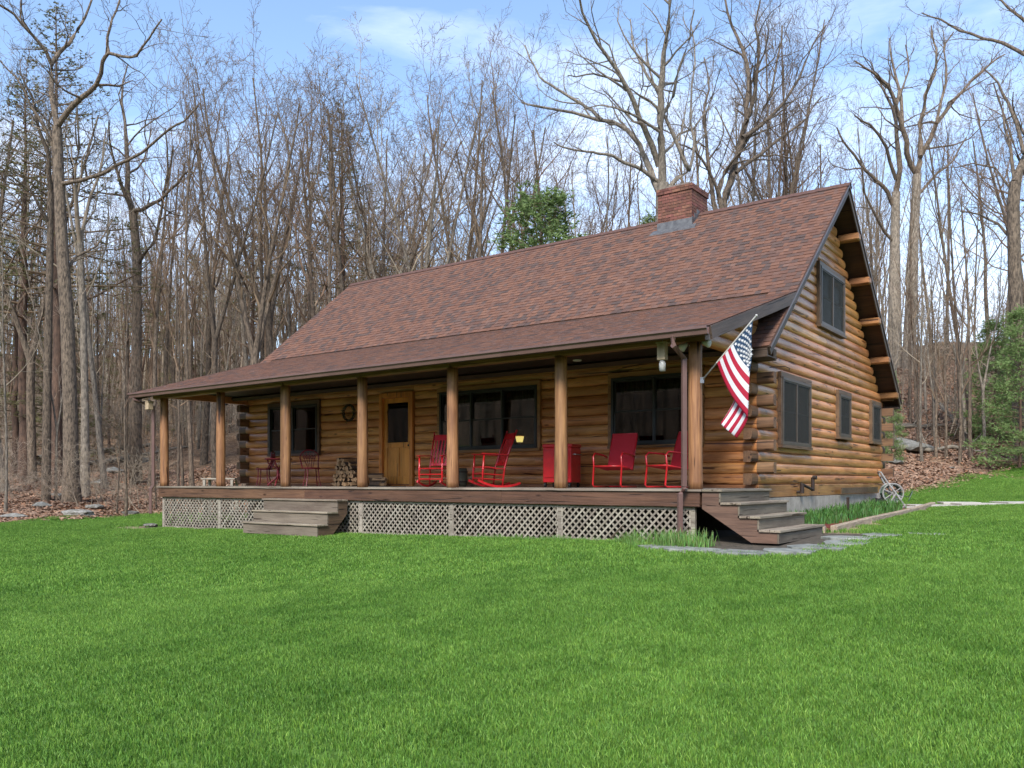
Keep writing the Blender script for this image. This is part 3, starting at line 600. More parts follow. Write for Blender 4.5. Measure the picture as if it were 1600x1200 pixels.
# piers and lattice
for i, x in enumerate(PX):
    m = MB(); m.lohi((-.035, -.02, gz(x) - .1), (.035, .04, -.28)); build(m, 'pier', 'lattice_wood', cabin, loc=(x, -.02, 0))
def lattice(p0, p1, normal):
    """one panel from p0 to p1 (x, y), slats crossing in two layers"""
    dx, dy = p1[0] - p0[0], p1[1] - p0[1]; Ln = math.hypot(dx, dy); ang = math.atan2(dy, dx)
    zb = min(gz(*p0), gz(*p1)) + .0; top = -.285; Hh = top - zb
    fr = MB(); fr.lohi((0, -.012, top - zb - .04), (Ln, .012, top - zb)); fr.lohi((0, -.012, 0), (.025, .012, Hh - .04)); fr.lohi((Ln - .025, -.012, 0), (Ln, .012, Hh - .04)); fr.lohi((.025, -.012, .0), (Ln - .025, .012, .03))
    pn = build(fr, 'lattice_panel', 'lattice_wood', cabin, loc=(p0[0], p0[1], zb), rot=(0, 0, ang))
    sp = .127; hw = .0155
    for sgn, yo in ((1, -.004), (-1, .005)):
        c = -Hh
        while c < Ln + Hh:
            # centre line x = c + sgn*z (or c - z): clip to the panel
            if sgn > 0: z0 = max(0, -c); z1 = min(Hh, Ln - c)
            else: z0 = max(0, c - Ln); z1 = min(Hh, c)
            if z1 - z0 > .05:
                xa, xb = c + sgn * z0, c + sgn * z1; LL = (z1 - z0) * math.sqrt(2); me = MB(); me.lohi((-LL / 2, -.004, -hw), (LL / 2, .004, hw))
                o = build(me, 'slat', 'lattice_wood', pn, loc=((xa + xb) / 2, yo, (z0 + z1) / 2)); o.rotation_euler = (0, -sgn * rad(45), 0)
            c += sp
    return pn
for a, b in BAYS: lattice((b + .036, -.03), (a - .036, -.03), 0)
lattice((-15.0, 0.05), (-15.0, 2.5), 0)

# ---- porch posts (peeled round logs with long checks)
HB = 2.30
def post_mesh(seed, r=.125, h=HB, split=False):
    rr = random.Random(seed); m = MB(); n = 20; k = 12; ph = rr.uniform(0, 6)
    for i in range(n + 1):
        z = h * i / n; R0 = r * (1.03 - .10 * i / n) + .003 * math.sin(z * 4 + ph)
        for j in range(k):
            a = 2 * math.pi * j / k; q = R0 * (1 + .03 * math.sin(3 * a + ph)); m.v.append((q * math.cos(a) + .006 * math.sin(z * 1.3 + ph), q * math.sin(a), z))
    for i in range(n):
        for j in range(k): m.f.append((i * k + j, i * k + (j + 1) % k, (i + 1) * k + (j + 1) % k, (i + 1) * k + j)); m.m.append(0)
    m.f.append(tuple(range(k))[::-1]); m.f.append(tuple(n * k + j for j in range(k))); m.m += [0, 0]
    return m.mesh('post', 'post_wood', smooth=True)
for i, x in enumerate(PX):
    link('post', post_mesh(30 + i, .114 if i < 4 else .110), cabin, (x + (.03 if i == 0 else 0), 0, 0.001), (0, 0, i * 1.1))
    if i in (4, 6):
        link('post', post_mesh(50 + i, .09), cabin, (x - .17, .09, 0.001), (0, 0, i))
# beams
for a, b in ((-15.35, -9.96), (-9.957, -4.98), (-4.977, .22)):
    m = MB(); m.lohi((-(b - a) / 2, -.09, -.09), ((b - a) / 2, .09, .09)); build(m, 'porch_beam', 'beam_wood', cabin, bevel=.02, loc=((a + b) / 2, 0, HB + .09))
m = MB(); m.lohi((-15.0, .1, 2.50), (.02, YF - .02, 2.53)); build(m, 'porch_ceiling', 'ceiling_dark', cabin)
for x in (.05, -14.98):   # header log pieces closing the porch ends
    for k in range(6):
        z = HB + .02 + CH * (k + .5); ymin = -.565 + (z + .10 - 2.36) / .31
        ymin = max(ymin, .1); 
        if z + .08 > 3.45: break
        put_y = (ymin, YF - .02)
        if put_y[1] - put_y[0] < .2: continue
        me = log_mesh(put_y[1] - put_y[0], 900 + k); link('log', me, cabin, (x - (.02 if x > 0 else -.02), sum(put_y) / 2, z), (0, 0, rad(90 if x > 0 else -90)))
for u_, v_ in ((902, 563), (398, 600), (640, 579)):
    p = onX(u_, v_, 0); dd = ray(u_, v_); t = (2.495 - CAM[2]) / dd[2]; p = at(u_, v_, t)
    m = MB(); m.tube([(0, 0, .0), (0, 0, -.018)], [.09, .08], 16); build(m, 'ceiling_light', 'white_paint', cabin, loc=(p.x, p.y, 2.499))

# ---- roof
XE0, XE1 = -15.50, .50
KY, KZ = 3.45, roof_z(3.45)
EY, EZ = -.565, 2.44
def slope_slab(ya, za, yb, zb, th, name, m_, x0=XE0, x1=XE1):
    L_ = math.hypot(yb - ya, zb - za); n = (-(zb - za) / L_, (yb - ya) / L_)
    if n[1] < 0: n = (-n[0], -n[1])
    mb = MB(); P = [(ya, za), (yb, zb), (yb - n[0] * th, zb - n[1] * th), (ya - n[0] * th, za - n[1] * th)]
    v0 = [(x0, p[0], p[1]) for p in P]; v1 = [(x1, p[0], p[1]) for p in P]
    mb.v = v0 + v1; mb.f = [(0, 1, 2, 3), (7, 6, 5, 4), (0, 4, 5, 1), (1, 5, 6, 2), (2, 6, 7, 3), (3, 7, 4, 0)]; mb.m = [0] * 6
    return build(mb, name, m_, cabin)
RT = .10
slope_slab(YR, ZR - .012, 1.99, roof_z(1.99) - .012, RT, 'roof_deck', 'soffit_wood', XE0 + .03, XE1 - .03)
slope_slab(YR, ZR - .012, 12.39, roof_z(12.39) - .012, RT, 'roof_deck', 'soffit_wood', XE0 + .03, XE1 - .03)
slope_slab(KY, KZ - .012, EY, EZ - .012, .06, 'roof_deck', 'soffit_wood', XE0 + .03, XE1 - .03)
# fascias / rake boards
def raker(x, ya, za, yb, zb, dep, th, name='rake_board', m_='dark_trim', drop=.0):
    if ya > yb: ya, za, yb, zb = yb, zb, ya, za
    mb = MB(); L_ = math.hypot(yb - ya, zb - za); ang = math.atan2(zb - za, yb - ya)
    mb.lohi((-L_ / 2, -th / 2, -dep), (L_ / 2, th / 2, -drop)); o = build(mb, name, m_, cabin, bevel=.004, loc=(x, (ya + yb) / 2, (za + zb) / 2)); 
    o.matrix_local = Matrix.Translation((x, (ya + yb) / 2, (za + zb) / 2)) @ Matrix.Rotation(rad(90), 4, 'Z') @ Matrix.Rotation(-ang, 4, 'Y')
    return o
for x in (XE0 + .015, XE1 - .015):
    raker(x, YR - .001, ZR - .012, 1.99, roof_z(1.99) - .012, .17, .03)
    raker(x, YR + .001, ZR - .012, 12.39, roof_z(12.39) - .012, .17, .03)
    raker(x + (.02 if x > 0 else -.02), KY - .05, KZ - .03, EY, EZ - .012, .20, .034)
for x in (XE0 - .012, XE1 + .012):
    raker(x, YR - .001, ZR - .01, 12.42, roof_z(12.42) - .01, .05, .022, 'drip_edge', 'gutter_dark'); raker(x, YR + .001, ZR - .01, 2.0, roof_z(2.0) - .01, .05, .022, 'drip_edge', 'gutter_dark')
m = MB(); m.lohi((XE0 + .03, 1.98, roof_z(1.99) - .18), (XE0 + .42, 2.02, roof_z(1.99) - .03)); m.lohi((XE1 - .43, 1.98, roof_z(1.99) - .18), (XE1 - .03, 2.02, roof_z(1.99) - .03)); build(m, 'eave_fascia', 'dark_trim', cabin)
m = MB(); m.lohi((XE0 + .03, 12.37, roof_z(12.39) - .2), (XE1 - .03, 12.41, roof_z(12.39) - .03)); m.lohi((XE0 + .03, 12.11, roof_z(12.39) - .19), (XE1 - .03, 12.37, roof_z(12.39) - .165)); m.lohi((XR + .02, 2.02, roof_z(1.99) - .17), (XE1 - .03, 2.5, roof_z(1.99) - .15)); build(m, 'eave_fascia', 'dark_trim', cabin)
m = MB(); m.lohi((XE0 + .03, EY - .0, EZ - .14), (XE1 - .03, EY + .03, EZ - .03)); m.lohi((XE0 + .05, EY + .03, EZ - .01), (XE1 - .05, -.092, EZ + .01)); build(m, 'eave_fascia', 'dark_trim', cabin)
# gutter (K profile) and downspouts
def sweep(profile, path_x0, path_x1, name, m_, y0, z0):
    mb = MB(); k = len(profile); mb.v = [(path_x0, y0 + p[0], z0 + p[1]) for p in profile] + [(path_x1, y0 + p[0], z0 + p[1]) for p in profile]
    for j in range(k): mb.f.append((j, (j + 1) % k, k + (j + 1) % k, k + j)); mb.m.append(0)
    mb.f.append(tuple(range(k))[::-1]); mb.f.append(tuple(range(k, 2 * k))); mb.m += [0, 0]; return build(mb, name, m_, cabin)
GP = [(0, 0), (0, -.115), (-.07, -.115), (-.085, -.06), (-.115, -.035), (-.115, 0), (-.105, 0), (-.105, -.03), (-.078, -.055), (-.063, -.105), (-.01, -.105), (-.01, 0)]
sweep(GP, XE0 - .02, XE1 + .0, 'gutter', 'gutter_brown', EY - .002, EZ - .02)
def spout(pts, m_='gutter_brown'):
    mb = MB(); mb.tube(pts, .052, 4); return build(mb, 'downspout', m_, cabin, bevel=.006)
y_ = EY - .06
p_top = onY(1052, 532, y_)
spout([(p_top.x, y_, EZ - .12), (p_top.x, y_, EZ - .26), (-.06, -.23, 2.03), (-.06, -.23, .04), (-.06, -.25, 0), (-.10, -.29, -.07), (-.10, -.29, -.66), (-.16, -.40, -.74)])
q_ = onY(222, 628, y_)
spout([(-15.3, y_, EZ - .12), (-15.3, y_, EZ - .2), (-15.12, -.2, 2.1), (-15.12, -.2, .02), (-15.16, -.25, -.08), (-15.16, -.25, -.72)])
# purlin tails under the rakes
for (y, z) in ((7.92, 5.77), (8.90, 4.98), (9.88, 4.26), (10.90, 3.46), (11.9, 2.66), (6.25, 5.77), (5.28, 4.98), (4.30, 4.26)):
    zz = roof_z(y) - RT / math.cos(math.atan(SL)) - .012 - .10 - .01
    fr_ = y < YR; m = MB(); m.lohi((-.2 if fr_ else -.24, -.11, -.085), (.08 if fr_ else .24, .11, .085)); build(m, 'purlin', 'log_end' if fr_ else 'trim_wood', cabin, bevel=.03, loc=(XR + .20, y + (.04 if y > YR else -.04), zz - .02))

# shingles
TONES = [(.185, .096, .066), (.165, .088, .064), (.205, .108, .074), (.140, .082, .064), (.122, .08, .066), (.172, .100, .076), (.192, .098, .066), (.105, .074, .064)]
def shingle_quads(ya, za, yb, zb, x0, x1, seed, skip=None):
    """tabs from the eave (ya) up to (yb); returns (corner, along-slope vector, normal, x, w, tone, thick)"""
    r = random.Random(seed); L_ = math.hypot(yb - ya, zb - za); ex = .142; n = int(L_ / ex + .5); ex = L_ / n; d = ((yb - ya) / L_, (zb - za) / L_); nn = (-d[1], d[0])
    if nn[1] < 0: nn = (-nn[0], -nn[1])
    out_ = []
    for k in range(n):
        x = x0 - r.uniform(0, .2); hi = True; patch = r.uniform(0, 9)
        y0, z0 = ya + d[0] * ex * k, za + d[1] * ex * k
        while x < x1:
            w_ = r.uniform(.10, .23) if hi else r.uniform(.08, .17); xa, xb = max(x, x0), min(x + w_, x1); x += w_
            ti = r.choice([0, 0, 1, 1, 2, 2, 3, 5, 6, 6, 4, 7] if hi else [3, 3, 4, 1, 0, 5, 6, 7])
            if xb - xa > .02: out_.append((xa, xb, y0, z0, d, nn, ex, ti, .014 if hi else .007))
            hi = not hi
    return out_
def tab(mb, T, org=(0, 0, 0)):
    xa, xb, y0, z0, d, nn, ex, ti, th = T; i = len(mb.v); e1 = ex * 1.10
    P = [(0, 0), (e1, 0)]
    lo0 = (y0 - org[1], z0 - org[2]); hi0 = (y0 + d[0] * e1 - org[1], z0 + d[1] * e1 - org[2]); t0 = (lo0[0] + nn[0] * th, lo0[1] + nn[1] * th); t1 = (hi0[0] + nn[0] * .001, hi0[1] + nn[1] * .001)
    for X_ in (xa - org[0], xb - org[0]): mb.v += [(X_, lo0[0], lo0[1]), (X_, t0[0], t0[1]), (X_, t1[0], t1[1])]
    mb.f += [(i, i + 3, i + 4, i + 1), (i + 1, i + 4, i + 5, i + 2), (i, i + 1, i + 2), (i + 3, i + 5, i + 4)]; mb.m += [0] * 4
    c = TONES[ti]; return [c] * 4
allT = shingle_quads(YF - .58 + .0, roof_z(1.99), YR, ZR, XE0, XE1, 1)
front_main = [t for t in shingle_quads(1.99, roof_z(1.99), YR - .02, ZR - .02 * SL, XE0, XE1, 1) if t[2] > KY - .05 or t[0] > XE1 - .6 or t[1] < XE0 + .6]
front_porch = [t[:8] + (.009 if t[8] > .01 else .005,) for t in shingle_quads(EY - .03, EZ - .01, KY, KZ, XE0 - .01, XE1 + .01, 2)]
back_main = shingle_quads(12.42, roof_z(12.42), YR + .02, ZR - .02 * SL, XE0, XE1, 3)
CHX0, CHX1, CHY0, CHY1 = -3.93, -3.03, 6.62, 7.55
front = [t for t in front_main + front_porch if not (t[0] > CHX0 and t[1] < CHX1 and t[2] > CHY0 + .05)]
def size_key(t): 
    u, v, d_ = proj(((t[0] + t[1]) / 2, t[2], t[3])); cosx = abs((CAM[1] - t[2]) * t[5][0] + (CAM[2] - t[3]) * t[5][1]) / d_
    return -(t[1] - t[0]) / (d_ * d_) * max(cosx, .02) * (t[2] > 0)
front.sort(key=size_key); big, rest = front[:295], front[295:]
for T in big:
    mb = MB(); org = ((T[0] + T[1]) / 2, T[2], T[3]); c = tab(mb, T, org); link('shingle', mb.mesh('shingle', 'shingle', tints=c), cabin, org)
mb = MB(); c = []
for T in rest + back_main: c += tab(mb, T)
link('shingles', mb.mesh('shingles', 'shingle', tints=c), cabin, kind='stuff')
rr = random.Random(4); x = XE0
while x < XE1 - .01:
    w_ = min(.30, XE1 - x); m = MB(); 
    for sg in (-1, 1):
        m.quad([(-w_ / 2, 0, .030), (w_ / 2 + .04, 0, .022), (w_ / 2 + .04, sg * .13, .022 - .13 * SL), (-w_ / 2, sg * .13, .030 - .13 * SL)][::sg])
        m.quad([(-w_ / 2, 0, .030), (-w_ / 2, sg * .13, .030 - .13 * SL), (-w_ / 2, sg * .13, .010 - .13 * SL), (-w_ / 2, 0, .01)])
    if not (CHX0 - .1 < x < CHX1 - .2): link('ridge_cap', m.mesh('ridge_cap', 'ridge_cap'), cabin, (x + w_ / 2, YR, ZR + .004))
    x += w_

# ---- chimney
ZT = 7.42
m = MB(); m.lohi((CHX0 + .012, CHY0 + .012, 5.9), (CHX1 - .012, CHY1 - .012, ZT - .05)); m.lohi((CHX0 + .15, CHY0 + .15, ZT - .05), (CHX1 - .15, CHY1 - .15, ZT + .04))
chim = build(m, 'chimney', 'mortar', cabin)
bh, bl, mj = .062, .205, .011
bv = {}
def brick_mesh(l, d_):
    key = (round(l, 3), d_)
    if key not in bv:
        q = MB(); q.lohi((-l / 2, -d_ / 2, -bh / 2), (l / 2, d_ / 2, bh / 2)); bv[key] = q.mesh('brick', 'brick')
    return bv[key]
hidden = MB(); z = 6.2; row = 0
while z + bh < ZT:
    fl = .028 if z > ZT - .24 else 0
    for face, (a, b) in (('f', (CHX0 - fl, CHX1 + fl)), ('r', (CHY0 - fl, CHY1 + fl)), ('b', (CHX0 - fl, CHX1 + fl)), ('l', (CHY0 - fl, CHY1 + fl))):
        x = a; off = (bl + mj) / 2 if row % 2 else 0; q = x - off
        while q < b - .03:
            s, e = max(q, a + (.055 if (row % 2) ^ (face in 'rl') and False else 0)), min(q + bl, b); q += bl + mj
            if e - s < .03: continue
            cxx = (s + e) / 2; zz = z + bh / 2
            if face == 'f':
                if z > 6.30: o = link('brick', brick_mesh(e - s, .05), chim, (cxx, CHY0 + .022 - fl, zz))
            elif face == 'r':
                if z > roof_z(min(max(cxx, CHY0), YR)) - .1: link('brick', brick_mesh(e - s, .05), chim, (CHX1 - .022 + fl, cxx, zz), (0, 0, rad(90)))
            elif face == 'b': hidden.box((cxx, CHY1 - .022 + fl, zz), (e - s, .05, bh))
            else: hidden.box((CHX0 + .022 - fl, cxx, zz), (.05, e - s, bh))
    z += bh + mj; row += 1
build(hidden, 'brickwork', 'brick', chim, kind='stuff')
m = MB(); zf = roof_z(CHY0)
m.lohi((CHX0 - .015, CHY0 - .018, zf - .1), (CHX1 + .015, CHY0 - .004, zf + .19)); 
for k in range(4):
    y0 = CHY0 + k * .14; m.lohi((CHX1 + .004, y0, roof_z(y0) - .05), (CHX1 + .018, y0 + .145, roof_z(y0 + .14) + .10))
ap = MB(); ap.quad([(CHX0 - .12, CHY0 - .01, zf + .025), (CHX1 + .12, CHY0 - .01, zf + .025), (CHX1 + .16, CHY0 - .16, zf - .16 * SL + .03), (CHX0 - .16, CHY0 - .16, zf - .16 * SL + .03)][::-1])
ap.quad([(CHX0 - .16, CHY0 - .16, zf - .16 * SL + .03), (CHX1 + .16, CHY0 - .16, zf - .16 * SL + .03), (CHX1 + .16, CHY0 - .16, zf - .16 * SL), (CHX0 - .16, CHY0 - .16, zf - .16 * SL)][::-1])
build(m, 'flashing', 'lead', chim); build(ap, 'apron_flashing', 'lead', chim)

# ---- floodlights on the corner post, vent pipes, wall bracket
for (u_, v_, y_, dx) in ((1069, 541, -.12, (-.35, -.75, -.55)), (1103, 536, -.02, (.9, -.2, -.25))):
    p = onY(u_, v_, y_); fl_ = MB(); d_ = Vector(dx).normalized(); o = Vector((.03, -.02, 2.26)) ; fl_.tube([o, o + (p - o) * .55], .016, 6)
    lamp = build(fl_, 'floodlight', 'white_paint', cabin); b_ = MB(); b_.tube([p - d_ * .07, p - d_ * .02, p + d_ * .06, p + d_ * .07], [.025, .04, .065, .02], 12); build(b_, 'bulb', 'white_paint', lamp, smooth=True)
m = MB(); p0 = onX(1253, 771, XR + .12); p1 = onX(1253, 755, XR + .12); p2 = onX(1270, 765, XR + .14); p3 = onX(1270, 746, XR + .14)
m.tube([p0, p1], .045, 8); m.tube([p1 + Vector((0, -.02, -.02)), p2], .03, 8); m.tube([p2 - Vector((0, 0, .03)), p3], .038, 8); m.tube([p3, p3 + Vector((.08, 0, .0))], .045, 8); m.tube([p0 + Vector((-.1, 0, .03)), p0 + Vector((0, 0, .03))], .03, 6)
build(m, 'vent_pipe', 'rusty_iron', cabin, smooth=False)
m = MB(); p0 = onX(1308, 770, XR + .03); p1 = onX(1365, 764, XR + .03); m.lohi((XR + .11, p0.y, -.16), (XR + .135, p1.y, -.02)); build(m, 'cleanout_board', 'frame_brown', cabin)
m = MB(); p0 = onX(1203, 574, XR + .03); p0.x = .10; m.tube([p0, p0 + Vector((.28, .04, 0)), p0 + Vector((.36, .05, -.04)), p0 + Vector((.35, .05, -.08))], .008, 5); build(m, 'hook_bracket', 'black', cabin)

# ================================================================== STEPS
def steps(name, label, loc, rz, n, wd, run, rise, treadm, riserm):
    """local: +x goes out and down, width along y from 0 to wd"""
    t = thing(name, label, 'steps', loc, rz)
    for k in range(n):
        zt = -rise * k; x0 = run * k
        for q in range(2):
            m = MB(); xa = x0 + (run + .03) / 2 * q - .0; m.lohi((-wd / 2 - .03, 0, -.035), (wd / 2 + .03, (run + .03) / 2 - .006, 0)); build(m, 'tread', treadm, t, bevel=.004, loc=(xa + (run + .03) / 2, wd / 2, zt), rot=(0, 0, rad(90)))
        m = MB(); m.lohi((-wd / 2, 0, -rise + .002), (wd / 2, .025, -.037)); build(m, 'riser', riserm, t, loc=(x0 + run, wd / 2, zt), rot=(0, 0, rad(90)))
    for y in (0, wd - .04):
        m = MB(); poly = [(0, -.036)]
        for k in range(n): poly += [(run * (k + 1) - .028, -rise * k - .037), (run * (k + 1) - .028, -rise * (k + 1) - .037)] if k < n - 1 else [(run * n - .028, -rise * k - .037), (run * n - .028, -rise * n + .0)]
        poly += [(run * (n - 1) - .12, -rise * n), (0, -.30)]
        i = len(poly); m.v = [(p[0], 0, p[1]) for p in poly] + [(p[0], .04, p[1]) for p in poly]; m.f = [tuple(range(i)), tuple(range(i, 2 * i))[::-1]] + [(k, (k + 1) % i, i + (k + 1) % i, i + k) for k in range(i)][::1]; m.m = [0] * len(m.f)
        build(m, 'stringer', 'stringer_wood', t, loc=(0, y, 0))
    return t
s1 = steps('porch_steps', 'four weathered wooden steps at the right end of the porch, beside the corner post', (.18, -.10, -.004), 0, 4, 2.16, .30, .198, 'step_wood', 'riser_wood')
zg = gz(-8.9, -.9)
s2 = steps('porch_steps', 'wide grey-brown wooden steps in front of the lattice, below the front door', (-10.22, -.145, -.26), rad(-90), 3, 2.45, .27, .25, 'step_wood', 'riser_wood')
# blocks of the pad under the steps
m = MB(); m.lohi((-.5, 0, 0), (.5, .3, .3))

# ================================================================== GROUND DETAILS
pad = grid_mesh('dirt_patch', np.arange(-15.9, 3.0, .2), np.arange(-1.75, 2.5, .2), -.018, lambda x, y: (poly_in(STEPPAD, x, y) | ((y > -.12) & (x < .2))), 'soil'); link('dirt_patch', pad, kind='structure')
rf = random.Random(9)
stones = [((1.95, -.15), .42, .36), ((1.75, -.75), .40, .34), ((1.15, -1.05), .45, .30), ((.45, -1.0), .42, .28), ((2.15, .6), .36, .42), ((2.0, 1.35), .38, .36), ((2.35, 1.9), .30, .3), ((-.2, -.85), .3, .25), ((2.9, 2.4), .30, .20)]
flags_lab = ['slate flagstone at the outer foot of the right-hand steps', 'slate flagstone at the front corner of the right-hand steps', 'long slate flagstone along the open side of the steps', 'slate flagstone under the steps stringer', 'slate flagstone beside the lowest step, towards the flower bed', 'slate flagstone before the timber end of the flower bed', 'small slate flagstone in the grass by the bed timber', 'small slate flagstone near the corner lattice', 'slate stepping stone lying alone in the grass']
for (c, a, b), lb in zip(stones, flags_lab):
    poly = []
    for k in range(9):
        t = 2 * math.pi * k / 9; q = rf.uniform(.82, 1.12); poly.append((a * q * math.cos(t) / max(abs(math.cos(t)), abs(math.sin(t))) ** .7, b * q * math.sin(t) / max(abs(math.cos(t)), abs(math.sin(t))) ** .7))
    m = MB().prism(poly, -.05, .012 + rf.uniform(0, .01)); o = build(m, 'flagstone', 'slate', bevel=.006, loc=(c[0], c[1], hz(*c))); tag(o, lb, 'flagstone', 'flagstones around the right-hand steps')
for nm_, xa_, xb_, ya_, yb_ in (('dry_ground', -17.2, -14.9, -1.4, 1.2), ('dry_ground', 1.4, 2.2, 1.8, 5.6)):
    link(nm_, grid_mesh(nm_, np.arange(xa_, xb_, .15), np.arange(ya_, yb_, .15), -.020, None, 'bare_dirt'), kind='structure')
# flower bed: timbers, mulch, leaves
ybs = [2.55, 4.9, 7.2, 9.5, 11.6]; bed_lab = ['weathered timber edging the flower bed, the piece nearest the steps', 'second timber of the flower bed edge from the steps', 'third timber of the flower bed edge from the steps', 'timber of the flower bed edge nearest the hose reel']
for (a, b), lb in zip(zip(ybs[:-1], ybs[1:]), bed_lab):
    za, zb = hz(1.42, a), hz(1.42, b); Lg = b - a - .02; m = MB(); m.lohi((-Lg / 2, -.06, -.08), (Lg / 2, .06, .07)); o = build(m, 'bed_timber', 'weathered_timber', bevel=.012, loc=(1.42, (a + b) / 2, (za + zb) / 2 + .02)); o.rotation_euler = (0, -math.atan2(zb - za, Lg), rad(90)); tag(o, lb, 'timber', 'timbers edging the flower bed')
m = MB(); m.lohi((-.55, -.06, -.08), (.5, .06, .075)); o = build(m, 'bed_timber', 'weathered_timber', bevel=.012, loc=(.80, 2.50, hz(.8, 2.5) + .02)); tag(o, 'short timber closing the flower bed behind the steps', 'timber', 'timbers edging the flower bed')
bed = grid_mesh('flower_bed', np.arange(.16, 1.38, .12), np.arange(2.56, 11.6, .2), .015, None, 'mulch'); link('flower_bed', bed, kind='structure')
def leaf_clump(seed, n, h, spread, wd, tint):
    r = random.Random(seed); m = MB(); tt = []
    for k in range(n):
        a = r.uniform(0, 6.28); x, y = r.gauss(0, spread), r.gauss(0, spread); hh = h * r.uniform(.5, 1.1); ln = hh * r.uniform(.1, .55); w2 = wd * r.uniform(.7, 1.2); b = a + r.uniform(-.6, .6) + 1.57
        wx, wy = math.cos(b) * w2, math.sin(b) * w2; pts = [(0, 0, 1), (.25, .4, 1), (.6, .75, .8), (1, .98, .1)]
        prev = None
        for (o, z, ww) in pts:
            q = (x + math.cos(a) * ln * o, y + math.sin(a) * ln * o, z * hh - .01); cur = ((q[0] - wx * ww, q[1] - wy * ww, q[2]), (q[0] + wx * ww, q[1] + wy * ww, q[2]))
            if prev: m.quad([prev[0], prev[1], cur[1], cur[0]]); tt.append(tuple(c * r.uniform(.75, 1.25) for c in tint))
            prev = cur
    return m, tt
cl = [leaf_clump(70 + k, 26, .26, .07, .008, (1, 1, 1)) for k in range(4)]; cl = [a.mesh('clump', 'plant_green', tints=b) for a, b in cl]
rs = np.random.RandomState(8); Pb = []
for k in range(190):
    y = rs.uniform(3.0, 9.9); x = .30 + abs(rs.normal(0, .42)); 
    if x < 1.25: Pb.append((x, y, hz(x, y) + .01))
Pb = np.array(Pb); o = scatter('flower_foliage', Pb, np.stack([np.zeros(len(Pb)), np.zeros(len(Pb)), rs.uniform(0, 6.28, len(Pb))], 1), rs.uniform(.7, 1.25, len(Pb)), cl); o['label'] = 'upright green daffodil leaves in the bed along the gable wall'
cl2 = [leaf_clump(80 + k, 40, .24, .10, .005, (1.9, 1.45, 1.6)) for k in range(3)]; cl2 = [a.mesh('clump', 'plant_green', tints=b) for a, b in cl2]
Pc = [(rs.uniform(-1.0, .45), -.25 - abs(rs.normal(0, .28)), 0) for _ in range(34)] + [(rs.uniform(-4.5, -1), -.22 - abs(rs.normal(0, .05)), 0) for _ in range(24)] + [(-15.5 + rs.normal(0, .2), -.6 + rs.normal(0, .2), 0) for _ in range(5)]
Pc = np.array([(a, b, hz(a, b)) for a, b, _ in Pc]); sc_ = np.where(np.arange(len(Pc)) < 34, rs.uniform(.5, 1.15, len(Pc)), rs.uniform(.25, .5, len(Pc)))
o = scatter('long_grass', Pc, np.stack([np.zeros(len(Pc)), np.zeros(len(Pc)), rs.uniform(0, 6.28, len(Pc))], 1), sc_, cl2); o['label'] = 'long pale grass at the foot of the lattice'
# iron stake in the bed
m = MB(); p = at(1325, 783, 18.6); p = onX(1325, 783, .7); m.lohi((-.025, -.025, -.1), (.025, .025, .42)); m.lohi((-.03, -.03, .42), (.03, .03, .44)); o = build(m, 'stake', 'rusty_iron', loc=(.7, p.y, hz(.7, p.y))); tag(o, 'short rusty stake standing among the bed leaves', 'stake')
# garden path of pale slabs
q = 0; k = 0
while q < 16:
    L_ = 1.15; c = PATH0 + pdir * (q + L_ / 2); m = MB(); m.lohi((-L_ / 2 + .006, -.45, -.06), (L_ / 2 - .006, .45, .03)); z_ = hz(c.x, c.y)
    o = build(m, 'paving_slab', 'path_stone', bevel=.005, loc=(c.x, c.y, z_)); o.rotation_euler = (0, 0, math.atan2(pdir.y, pdir.x)); tag(o, 'pale slab of the straight path crossing the lawn right of the cabin', 'slab', 'slabs of the pale path'); q += L_; k += 1
# curved approach to the hose reel
for k, (x, y) in enumerate(((.75, 10.6), (1.9, 12.35))):
    m = MB(); m.lohi((-.45, -.35, -.06), (.45, .35, .03)); o = build(m, 'paving_slab', 'path_stone', bevel=.01, loc=(x, y, hz(x, y) + .01), rot=(0, 0, .4)); tag(o, ['pale slab under the hose reel', 'pale slab joining the path to the hose reel'][k], 'slab', 'slabs of the pale path')

